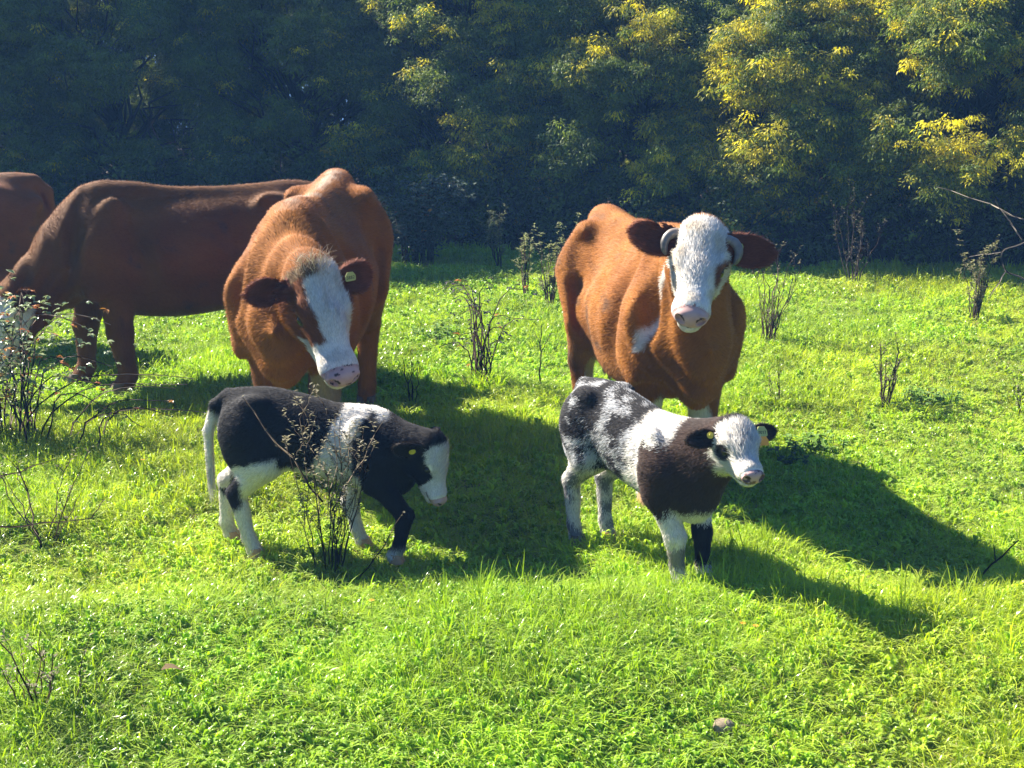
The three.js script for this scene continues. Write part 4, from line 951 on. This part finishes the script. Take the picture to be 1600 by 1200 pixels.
const calfB = animal({
  name: 'calf', category: 'calf', group: 'young calves', seed: 71, scale: 0.55,
  label: 'mottled blue-roan calf with white face and ear tags standing in front of the horned cow',
  at: [0.555, -5.36], turn: heading(0.52, 0.855), s: 1.03, fray: 0.016,
  trunk: calfTrunk(), solids: calfSolids(), folds: (x, y, z) => 0.005 * (fbm(x * 12, y * 12, z * 12, 2) - 0.5),
  legs: [
    { joints: [[0.27, 0.52, -0.09], [0.27, 0.42, -0.09], [0.34, 0.235, -0.06], [0.36, 0.09, -0.05], [0.39, 0.03, -0.05]], r: calfR[0], sink: -0.02, pale: 0 },
    { joints: [[0.27, 0.52, 0.1], [0.26, 0.42, 0.1], [0.33, 0.235, 0.07], [0.335, 0.09, 0.06], [0.365, 0.03, 0.06]], r: calfR[0].map((v, i) => i === 2 ? v * 1.12 : v), sink: -0.02, pale: 0 },
    { joints: [[-0.3, 0.6, -0.08], [-0.2, 0.46, -0.1], [-0.34, 0.305, -0.06], [-0.31, 0.09, -0.045], [-0.29, 0.03, -0.045]], r: calfR[1], sink: -0.02, pale: 1 },
    { joints: [[-0.3, 0.6, 0.08], [-0.23, 0.46, 0.1], [-0.38, 0.305, 0.09], [-0.36, 0.09, 0.09], [-0.34, 0.03, 0.09]], r: calfR[1], sink: -0.02, pale: 0 },
  ],
  neck: [
    [[0.26, 0.645, 0], [0.0, -0.05, 0], 0.055, 0.06, 0.05], [[0.31, 0.57, 0], [0.05, -0.1, 0], 0.115, 0.075, 0.06],
    [[0.36, 0.46, 0], [0.1, -0.17, 0], 0.09, 0.05, 0.06],
  ],
  tail: [[[-0.42, 0.745, 0], [-0.475, 0.7, -0.02], 0.028, 0.024], [[-0.475, 0.7, -0.02], [-0.51, 0.58, -0.03], 0.024, 0.02], [[-0.51, 0.58, -0.03], [-0.51, 0.4, -0.03], 0.02, 0.013]],
  head: { poll: [0.56, 0.735, -0.02], forward: [0.197, -0.135, 0.05], up: [0.42, 0.85, 0.11], size: 0.56, lx: 0.76, calf: true },
  ears: { common: { len: 0.22, wid: 0.135 }, plus: { dir: [-0.15, -0.12, 1] }, minus: { dir: [-0.15, 0.0, -1] } },
  box: [[-0.6, -0.1, -0.3], [0.85, 0.95, 0.3]], cell: 0.0095, headCell: 0.0048, hairs: 150000,
  color(x, y, z, q, head, ear) {
    const n = rag(x, y, z, 16, 0.035);
    if (ear) return mixc(BLACK, [0.06, 0.035, 0.025], noise3(q[0] * 30, q[1] * 30, q[2] * 30));
    if (head) {
      const w = rag(q[0], q[1], q[2], 12, 0.025);
      if (q[0] > 0.48 && q[1] > -0.12) return noise3(q[0] * 40, q[1] * 40, q[2] * 40) > 0.6 ? [0.12, 0.07, 0.07] : [0.42, 0.27, 0.25];
      let c = mixc(WHITE, [0.5, 0.45, 0.38], noise3(q[0] * 20, q[1] * 20, q[2] * 20) * 0.5);
      c = mixc(c, BLACK, edge(0.062 - Math.hypot((q[0] - 0.195) * 0.8, q[1] + 0.062) + w) * (Math.abs(q[2]) > 0.065 ? 1 : 0));
      if (Math.abs(q[2]) < 0.05 && q[0] > 0.1 && q[0] < 0.26 && fbm(q[0] * 45, q[1] * 20, q[2] * 45) > 0.62) c = mixc(c, [0.05, 0.05, 0.06], 0.75);
      c = mixc(c, BLACK, edge(-q[0] - 0.02 + w));
      if (q[1] < -0.17 && q[0] < 0.2) c = mixc(c, [0.05, 0.03, 0.025], 0.9);
      return c;
    }
    let c = mixc([0.025, 0.017, 0.014], [0.06, 0.03, 0.02], fbm(x * 9, y * 9, z * 9));           // dark neck and chest
    const roan = fbm(x * 24, y * 24, z * 24, 3), big = fbm(x * 5 + 2, y * 5, z * 5, 2);
    let r = mixc(BLACK, [0.4, 0.4, 0.41], edge(roan - 0.6 - (big - 0.5) * 0.8 + (y > 0.5 ? -0.05 : 0.1), 0.05));
    if (x < 0.12) c = r;
    const sh = edge(x - 0.085 + n - (y - 0.6) * 0.12) * edge(0.19 - x + n + (y > 0.62 ? 0.12 : 0));
    c = mixc(c, mixc(WHITE, r, edge(roan - 0.58, 0.04)), sh * 0.95);
    const belly = edge(0.43 - y + n);
    if (x < 0.2) c = mixc(c, mixc(WHITE, [0.16, 0.16, 0.17], edge(roan - 0.52, 0.05)), belly * 0.9);
    if (x > 0.2 && y < 0.36) c = z > 0.005 ? mixc(c, WHITE, edge(0.335 - y + n)) : mixc(c, mixc(WHITE, BLACK, edge(y - 0.14 + n)), edge(0.31 - y));
    if (x > 0.2 && z > 0.005) c = mixc(c, [0.1, 0.09, 0.07], edge(0.045 - Math.abs(y - 0.17) + n) * 0.75);
    if (x > 0.33 && y < 0.42 && y > 0.3) c = mixc(c, WHITE, edge(0.37 - y + n));
    return c;
  },
  grow: calfGrow,
});
part('tail_switch', strands([[[-0.51, 0.5, -0.03], 0.02], [[-0.51, 0.4, -0.03], 0.03]], rng(7), 300, 0.14, 0.003, (R) => mixc(BLACK, [0.3, 0.28, 0.26], R()), () => [0, -1, 0]), M.hair, calfB.root);
earTag(calfB, 'ear_tag', 0.026, 0.026, YEL, null, [0.02, -0.03, 0.18], [0.5, 0.8, 0.15], [-1, 0.5, 0], true);
earTag(calfB, 'ear_tag', 0.046, 0.038, PALE, '0017', [0.03, -0.025, -0.2], [0.5, 0.8, -0.15], [-1, 0.5, 0]);
earTag(calfB, 'ear_tag', 0.046, 0.036, ORA, null, [0.1, -0.06, -0.2], [0.5, 0.8, -0.15], [-1, 0.5, 0]);
// ---------------------------------------------------------------- weeds, brambles, small things
function at(x, F) { return [x, ground(x, -F), -F]; }
function leafInto(out, p, d, L, W, c, up = V(0, 1, 0)) {       // one flat-folded leaf
  const w = V().crossVectors(d, up).normalize(), n = V().crossVectors(w, d), b = out.pos.length / 3;
  for (const [t, k, f] of [[0, 0.1, 0], [0.3, 0.9, 0.1], [0.6, 0.85, 0.05], [1, 0.04, -0.25]]) {
    for (const s of [-1, 0, 1]) out.pos.push(p.x + d.x * L * t + w.x * W * k * s / 2 + n.x * (Math.abs(s) * W * k * 0.18 + f * L * 0.4), p.y + d.y * L * t + w.y * W * k * s / 2 + n.y * (Math.abs(s) * W * k * 0.18 + f * L * 0.4), p.z + d.z * L * t + w.z * W * k * s / 2 + n.z * (Math.abs(s) * W * k * 0.18 + f * L * 0.4));
    out.col.push(...c, ...c, ...c);
  }
  for (let r = 0; r < 3; r++) for (const o of [0, 1]) { const k = b + r * 3 + o; out.idx.push(k, k + 1, k + 3, k + 1, k + 4, k + 3); }
}
const flat = (o) => geo(o.pos, o.idx, null, o.col);
const GREY = [0.2, 0.165, 0.13], BROWN = [0.11, 0.07, 0.045], DARK = [0.05, 0.038, 0.03];
// upright dead or budding stems with side twigs and small seed heads or leaves
function stems(o) {
  const R = rng(o.seed), root = thing(o.name, o.label, o.category ?? 'weed', o.group, ...at(o.x, o.F)), tw = shell(), lf = shell();
  const grow = (a, b, r, depth) => {
    const p = path(a, b, R, o.wob ?? 0.06, 7, 0);
    tube(tw, p, r, r * 0.35, mixc(o.wood ?? GREY, o.wood2 ?? BROWN, R()), 5);
    const len = a.distanceTo(b);
    if (depth < 2) for (let j = 0; j < (depth ? (o.sub ?? 2) : (o.side ?? 5)); j++) {
      const q = p[2 + Math.floor(R() * 6)], az = R() * 6.283, l = len * (o.sideLen ?? 0.25) * (0.4 + 0.8 * R());
      grow(q.clone(), q.clone().add(V(Math.cos(az) * 0.62, 0.75 + R() * 0.4, Math.sin(az) * 0.62).multiplyScalar(l)), r * 0.5, depth + 1);
    }
    for (let j = 0; j < (o.heads ?? 6); j++) {
      const q = p[3 + Math.floor(R() * 5)], az = R() * 6.283, d = V(Math.cos(az), R() - 0.2, Math.sin(az)).normalize();
      leafInto(lf, q.clone().add(V((R() - 0.5) * 0.01, (R() - 0.5) * 0.03, 0)), d, (o.headL ?? 0.018) * (0.6 + 0.9 * R()), (o.headW ?? 0.01) * (0.7 + 0.6 * R()), mixc(o.head1 ?? [0.3, 0.26, 0.16], o.head2 ?? [0.2, 0.17, 0.08], R()));
    }
  };
  for (let i = 0; i < o.n; i++) {
    const az = R() * 6.283, sp = o.spread * Math.sqrt(R()), h = o.h * (0.55 + 0.5 * R());
    grow(V(Math.cos(az) * (o.foot ?? 0.05) * R(), -0.01, Math.sin(az) * (o.foot ?? 0.05) * R()), V(Math.cos(az) * sp + (o.leanX ?? 0) * h, h, Math.sin(az) * sp * 0.8), o.r * (0.7 + 0.6 * R()), 0);
  }
  for (const [x1, y1, z1, x2, y2, z2, r] of o.extra ?? []) grow(V(x1, y1, z1), V(x2, y2, z2), r, 1);
  part('stems', built(tw), M.twig, root, 'stuff');
  if (lf.pos.length) part(o.leafName ?? 'seed_heads', flat(lf), M.leaf, root, 'stuff');
  return root;
}
stems({ seed: 501, name: 'dry_weed', label: 'tall dry branching weed standing in front of the black and white calf', x: -0.8, F: 5.36, n: 17, h: 0.74, spread: 0.2, r: 0.003, foot: 0.08, side: 4, sub: 1, heads: 6, wood: [0.4, 0.33, 0.25], wood2: [0.24, 0.18, 0.13], extra: [[-0.02, 0.34, 0.02, -0.33, 0.82, 0.1, 0.005], [0.02, 0.3, 0.03, 0.26, 0.72, 0.08, 0.004], [0.12, -0.01, 0.12, 0.34, 0.34, 0.2, 0.0035]] });
stems({ seed: 502, name: 'willow_shoots', category: 'sapling', label: 'pale budding shoots rising from the shade near the bramble at the wood edge', x: -0.11, F: 13.3, n: 9, h: 0.62, spread: 0.2, r: 0.006, side: 3, heads: 6, headL: 0.035, headW: 0.016, wood: GREY, head1: [0.2, 0.22, 0.07], head2: [0.3, 0.3, 0.12], leafName: 'leaves' });
stems({ seed: 503, name: 'willow_shoots', category: 'sapling', label: 'small pale shoot between the two other shoots left of the horned cow', x: 0.11, F: 11.7, n: 7, h: 0.55, spread: 0.1, r: 0.006, side: 3, heads: 5, headL: 0.035, headW: 0.016, head1: [0.2, 0.22, 0.07], head2: [0.3, 0.3, 0.12], leafName: 'leaves' });
stems({ seed: 504, name: 'willow_shoots', category: 'sapling', label: 'spreading budding shoots right beside the rump of the horned cow', x: 0.33, F: 11.2, n: 10, h: 0.68, spread: 0.22, r: 0.006, side: 3, heads: 5, headL: 0.035, headW: 0.016, head1: [0.2, 0.22, 0.07], head2: [0.3, 0.3, 0.12], leafName: 'leaves' });
stems({ seed: 505, name: 'willow_shoots', category: 'sapling', label: 'leafless upright shoots just right of the horned cow', x: 1.96, F: 9.7, n: 13, h: 0.72, spread: 0.24, r: 0.006, side: 3, heads: 2, headL: 0.02, leafName: 'leaves' });
stems({ seed: 506, name: 'willow_shoots', category: 'sapling', label: 'pale brushy shoots in front of the shaded strip at the right', x: 3.81, F: 10.5, n: 14, h: 0.55, spread: 0.14, r: 0.006, side: 3, heads: 8, headL: 0.03, headW: 0.013, wood: [0.26, 0.24, 0.18], head1: [0.26, 0.26, 0.1], leafName: 'leaves' });
stems({ seed: 507, name: 'willow_shoots', category: 'sapling', label: 'thin pale twigs in the shaded strip under the right-hand trees', x: 3.2, F: 11.95, n: 10, h: 0.75, spread: 0.25, r: 0.005, side: 4, heads: 2, wood: [0.2, 0.19, 0.17], leafName: 'leaves' });
stems({ seed: 508, name: 'dry_weed', label: 'dark dead stems in open grass beside the low green nettles at the right', x: 2.35, F: 7.9, n: 9, h: 0.42, spread: 0.09, r: 0.0055, side: 3, sub: 1, heads: 3, wood: [0.12, 0.095, 0.075], wood2: DARK });
stems({ seed: 509, name: 'dry_weed', label: 'lone thin dead stalk in the grass between the two cows', x: 0.19, F: 8.45, n: 1, h: 0.62, spread: 0.01, r: 0.006, side: 2, sub: 0, heads: 4, wood: DARK, wood2: DARK });
stems({ seed: 510, name: 'dry_weed', label: 'small dry stalks in the grass just right of the left cow', x: -0.65, F: 8.15, n: 5, h: 0.3, spread: 0.12, r: 0.005, side: 2, sub: 1, heads: 2, wood: BROWN, wood2: DARK });
stems({ seed: 511, name: 'dry_weed', label: 'thin dark stems at the bottom left corner', x: -1.62, F: 4.05, n: 7, h: 0.34, spread: 0.12, r: 0.0035, side: 2, sub: 1, heads: 3, wood: [0.14, 0.1, 0.06], wood2: DARK, extra: [[0.02, 0, 0, -0.14, 0.42, 0, 0.004], [0.1, 0, -0.05, 0.2, 0.3, 0, 0.003]] });
stems({ seed: 512, name: 'dry_weed', label: 'sparse grey twigs leaning over the grass at the left edge', x: -2.2, F: 5.75, n: 6, h: 0.5, spread: 0.35, r: 0.0045, side: 3, sub: 1, heads: 2, wood: GREY, wood2: BROWN, extra: [[-0.25, 0.12, 0.1, 0.3, 0.2, 0.2, 0.006], [-0.3, 0.3, 0.05, 0.12, 0.45, 0.1, 0.005]] });
stems({ seed: 513, name: 'dry_weed', label: 'fine dead stalks in grass just behind the ear of the mottled calf', x: 1.7, F: 7.95, n: 4, h: 0.3, spread: 0.1, r: 0.0035, side: 2, sub: 1, heads: 2, wood: BROWN, wood2: [0.1, 0.12, 0.05] });
stems({ seed: 514, name: 'dry_weed', label: 'tall thin stalks in the grass at the right edge', x: 3.2, F: 7.8, n: 5, h: 0.4, spread: 0.12, r: 0.004, side: 2, sub: 1, heads: 3, wood: [0.12, 0.14, 0.06], wood2: BROWN });

// brambles: arching canes with three-part leaves
function bramble(o) {
  const R = rng(o.seed), root = thing('bramble_bush', o.label, 'bramble', null, ...at(o.x, o.F)), tw = shell(), lf = shell();
  for (let i = 0; i < o.canes; i++) {
    const az = o.az ? o.az[0] + (o.az[1] - o.az[0]) * R() : R() * 6.283, reach = o.r * (0.35 + 0.75 * R()), top = o.h * (0.45 + 0.6 * R()), p = [], f = V((R() - 0.5) * o.r * (o.foot ?? 0.7), 0, (R() - 0.5) * o.r * (o.foot ?? 0.7) * 0.6);
    for (let k = 0; k <= 9; k++) { const t = k / 9; p.push(V(f.x + Math.cos(az) * reach * t * t * 1.1 + (R() - 0.5) * 0.04, top * Math.sin(Math.min(t * 1.9, 1.57 + (t - 0.8) * (o.arch ?? 1))) - (o.arch ?? 1) * 0.35 * top * Math.max(0, t - 0.6), f.z + Math.sin(az) * reach * t * t + (R() - 0.5) * 0.04)); }
    tube(tw, p, o.cane ?? 0.006, 0.002, mixc(o.wood ?? [0.12, 0.06, 0.05], GREY, R()), 5);
    for (let j = 0; j < o.leaves; j++) {
      const q = p[2 + Math.floor(R() * 8)].clone().add(V((R() - 0.5) * o.fluff, (R() - 0.5) * o.fluff, (R() - 0.5) * o.fluff));
      if (q.y < 0.03) continue;
      const a = R() * 6.283, old = R() < (o.old ?? 0.05), c = old ? mixc([0.5, 0.25, 0.03], [0.35, 0.08, 0.02], R()) : mixc(o.c1 ?? [0.03, 0.065, 0.02], o.c2 ?? [0.07, 0.11, 0.03], R());
      for (const s of [-0.9, 0, 0.9]) leafInto(lf, q, V(Math.cos(a + s), -0.15 + (R() - 0.5) * 0.9, Math.sin(a + s)).normalize(), o.leafL * (0.7 + 0.5 * R()), o.leafL * 0.6, c, V(R() - 0.5, 1, R() - 0.5).normalize());
    }
  }
  part('canes', built(tw), M.twig, root, 'stuff');
  part('foliage', flat(lf), M.gloss, root, 'stuff');
  return root;
}
bramble({ seed: 601, label: 'dark bramble dome with glinting silvery leaves at the wood edge beside the left cow', x: -1.0, F: 13.55, canes: 46, r: 0.5, h: 0.95, leaves: 26, fluff: 0.2, leafL: 0.055, old: 0.01, c1: [0.05, 0.075, 0.05], c2: [0.09, 0.12, 0.08] });
bramble({ seed: 602, label: 'leafy bramble bush at the left edge in front of the grazing cow', x: -2.92, F: 7.25, canes: 30, r: 0.45, h: 0.92, leaves: 18, fluff: 0.26, leafL: 0.04, old: 0.1, wood: [0.32, 0.26, 0.22], c1: [0.16, 0.22, 0.09], c2: [0.28, 0.33, 0.15] });
bramble({ seed: 603, label: 'bare arching bramble canes trailing from the bush at the left', x: -2.6, F: 7.1, canes: 9, r: 0.85, h: 0.5, leaves: 1, fluff: 0.05, leafL: 0.03, old: 0.5, az: [-0.9, 0.9], wood: [0.16, 0.12, 0.1] });
bramble({ seed: 604, label: 'sprawling bramble with purplish leaves growing from a grass clump between the cows', x: -0.2, F: 8.6, canes: 16, r: 0.4, h: 0.72, arch: 0.5, leaves: 5, fluff: 0.08, leafL: 0.034, foot: 0.3, old: 0.12, c1: [0.06, 0.05, 0.05], c2: [0.08, 0.1, 0.04], wood: [0.07, 0.04, 0.04] });
{
  const b = tag(part('grass_clump', tuft(611, 260, 0.14, 0.1, 0.36, 0.0055, 0.8, 0.12, 4), M.grass, scene), 'dense dark grass clump at the foot of the sprawling bramble between the cows', 'grass clump');
  b.position.set(...at(-0.17, 8.5));
  b.scale.set(1.2, 0.85, 1);
}
// low leafy herbs standing out of the sward
function herb(o) {
  const R = rng(o.seed), root = thing(o.name, o.label, 'herb', null, ...at(o.x, o.F)), st = shell(), lf = shell();
  for (let i = 0; i < o.n; i++) {
    const b = V((R() + R() - 1) * o.rx, 0, (R() + R() - 1) * o.rz), h = o.h * (0.5 + 0.6 * R()), e = b.clone().add(V((R() - 0.5) * 0.08, h, (R() - 0.5) * 0.08)), p = path(b, e, R, 0.1, 4);
    tube(st, p, 0.003, 0.0015, [0.06, 0.1, 0.03], 4);
    for (let j = 0; j < o.leaves; j++) { const q = p[1 + Math.floor(R() * 4)], a = R() * 6.283; leafInto(lf, q, V(Math.cos(a), 0.25 - R() * 0.7, Math.sin(a)).normalize(), o.L * (0.6 + 0.7 * R()), o.L * 0.5, mixc(o.c1 ?? [0.12, 0.24, 0.02], o.c2 ?? [0.2, 0.36, 0.025], R())); }
  }
  part('stems', built(st), M.twig, root, 'stuff');
  part('leaves', flat(lf), M.leaf, root, 'stuff');
}
herb({ seed: 701, name: 'nettle_clump', label: 'low dark green nettle clump in the grass at the right', x: 2.66, F: 7.95, n: 46, rx: 0.26, rz: 0.14, h: 0.13, leaves: 8, L: 0.045 });
herb({ seed: 702, name: 'nettle_clump', label: 'small dark nettle clump at the upper edge of the large shadow on the right', x: 1.68, F: 7.0, n: 34, rx: 0.2, rz: 0.12, h: 0.1, leaves: 8, L: 0.045 });
herb({ seed: 703, name: 'nettle_clump', label: 'leafy green clump in the grass between the left cow and the bramble', x: -0.56, F: 9.95, n: 30, rx: 0.2, rz: 0.12, h: 0.12, leaves: 8, L: 0.05 });
herb({ seed: 704, name: 'thistle', label: 'dark thistle rosette just right of the muzzle of the mottled calf', x: 1.5, F: 6.75, n: 6, rx: 0.1, rz: 0.06, h: 0.11, leaves: 5, L: 0.06, c1: [0.03, 0.07, 0.02], c2: [0.05, 0.1, 0.03] });
// a fallen leaf, a stone, a stick, a few yellow flowers
{
  const o = shell(), R = rng(801);
  leafInto(o, V(-0.05, 0.03, 0), V(1, 0.12, 0.1).normalize(), 0.085, 0.06, [0.22, 0.15, 0.1], V(0.1, 0.75, -0.65).normalize());
  const l = tag(part('fallen_leaf', flat(o), M.leaf, scene), 'curled brown dead leaf lying in the grass at the lower left', 'leaf');
  l.position.set(...at(-1.19, 4.24)); l.position.y += 0.035;
  const s = new THREE.IcosahedronGeometry(0.038, 4), p = s.attributes.position, col = [];
  for (let i = 0; i < p.count; i++) { const v = V().fromBufferAttribute(p, i), k = 0.8 + 0.4 * fbm(v.x * 22 + 3, v.y * 22, v.z * 22, 2); p.setXYZ(i, v.x * k * 1.1, v.y * k * 0.75, v.z * k); const g = 0.7 + 0.6 * fbm(v.x * 60, v.y * 60, v.z * 60); col.push(0.22 * g, 0.17 * g, 0.11 * g); }
  s.setAttribute('color', new THREE.Float32BufferAttribute(col, 3)); s.computeVertexNormals();
  const st = tag(part('stone', s, M.bark, scene), 'pale rounded stone half sunk in the grass at the bottom', 'stone');
  st.position.set(...at(0.7, 3.93)); st.position.y += 0.02;
  const k = shell();
  tube(k, path(V(-0.1, 0.02, 0.05), V(0.13, 0.2, -0.05), R, 0.08, 6), 0.005, 0.0025, [0.3, 0.24, 0.2], 6);
  tube(k, path(V(0.03, 0.12, -0.01), V(0.01, 0.2, 0), R, 0.05, 3), 0.003, 0.0015, [0.3, 0.24, 0.2], 5);
  const sk = tag(part('stick', built(k), M.twig, scene), 'pale forked stick poking up at the tip of the shadow on the right', 'stick');
  sk.position.set(...at(1.93, 4.93));
  const f = shell();
  for (let i = 0; i < 8; i++) leafInto(f, V(0, 0, 0), V(Math.cos(i * 0.785), 0.35, Math.sin(i * 0.785)).normalize(), 0.014, 0.009, [0.8, 0.42, 0.02]);
  const bloom = flat(f), stalk = shell();
  tube(stalk, path(V(0, -0.08, 0), V(0, 0, 0), R, 0.05, 3), 0.0015, 0.001, [0.1, 0.16, 0.03], 4);
  const sg = built(stalk);
  [[0.9, 4.46, 0.085, 'orange-yellow flower in the grass below the mottled calf'], [0.86, 4.5, 0.075, 'second orange flower beside the one below the mottled calf'], [-0.55, 4.75, 0.07, 'small yellow flower in the grass below the black and white calf'], [-1.95, 6.55, 0.13, 'bright orange flower at the shadow edge beside the left bramble']].forEach(([x, F, h, label]) => {
    const g = thing('flower', label, 'flower', 'yellow flowers in the grass', ...at(x, F)); g.position.y += h;
    part('petals', bloom, M.leaf, g); part('stalk', sg, M.twig, g);
  });
  // dead branch hanging out of the right-hand trees
  const br = shell(), pale = [0.5, 0.44, 0.37];
  const q = [V(0.75, 0.32, -0.2), V(0.5, 0.25, -0.05), V(0.22, 0.12, 0.05), V(0.05, 0.06, 0.1), V(0.08, -0.1, 0.15), V(0.24, -0.17, 0.15), V(0.28, -0.28, 0.16)];
  tube(br, new THREE.CatmullRomCurve3(q).getPoints(24), 0.016, 0.005, pale, 7);
  tube(br, path(V(0.05, 0.06, 0.1), V(-0.24, 0.02, 0.12), R, 0.12, 5), 0.009, 0.003, pale, 6);
  tube(br, path(V(0.08, -0.1, 0.15), V(-0.12, -0.42, 0.2), R, 0.1, 6), 0.007, 0.003, pale, 6);
  tube(br, path(V(0.25, 0.16, 0.05), V(0.0, 0.5, 0.0), R, 0.12, 5), 0.009, 0.003, pale, 6);
  tube(br, path(V(0.5, 0.28, -0.05), V(-0.5, 0.62, -0.1), R, 0.12, 7), 0.01, 0.003, pale, 6);
  tube(br, path(V(0.75, 0.32, -0.2), V(1.5, 1.0, -1.6), R, 0.06, 6), 0.017, 0.024, pale, 7);
  const d = tag(part('dead_branch', built(br), M.bark, scene), 'pale crooked dead branch hanging out of the wood at the right edge', 'branch');
  d.position.set(4.25, ground(4.25, -11.35) + 0.36, -11.35);
}
scene.traverse((o) => { if (o.isMesh) { o.castShadow = true; o.receiveShadow = true; } });
renderer.render(scene, camera);
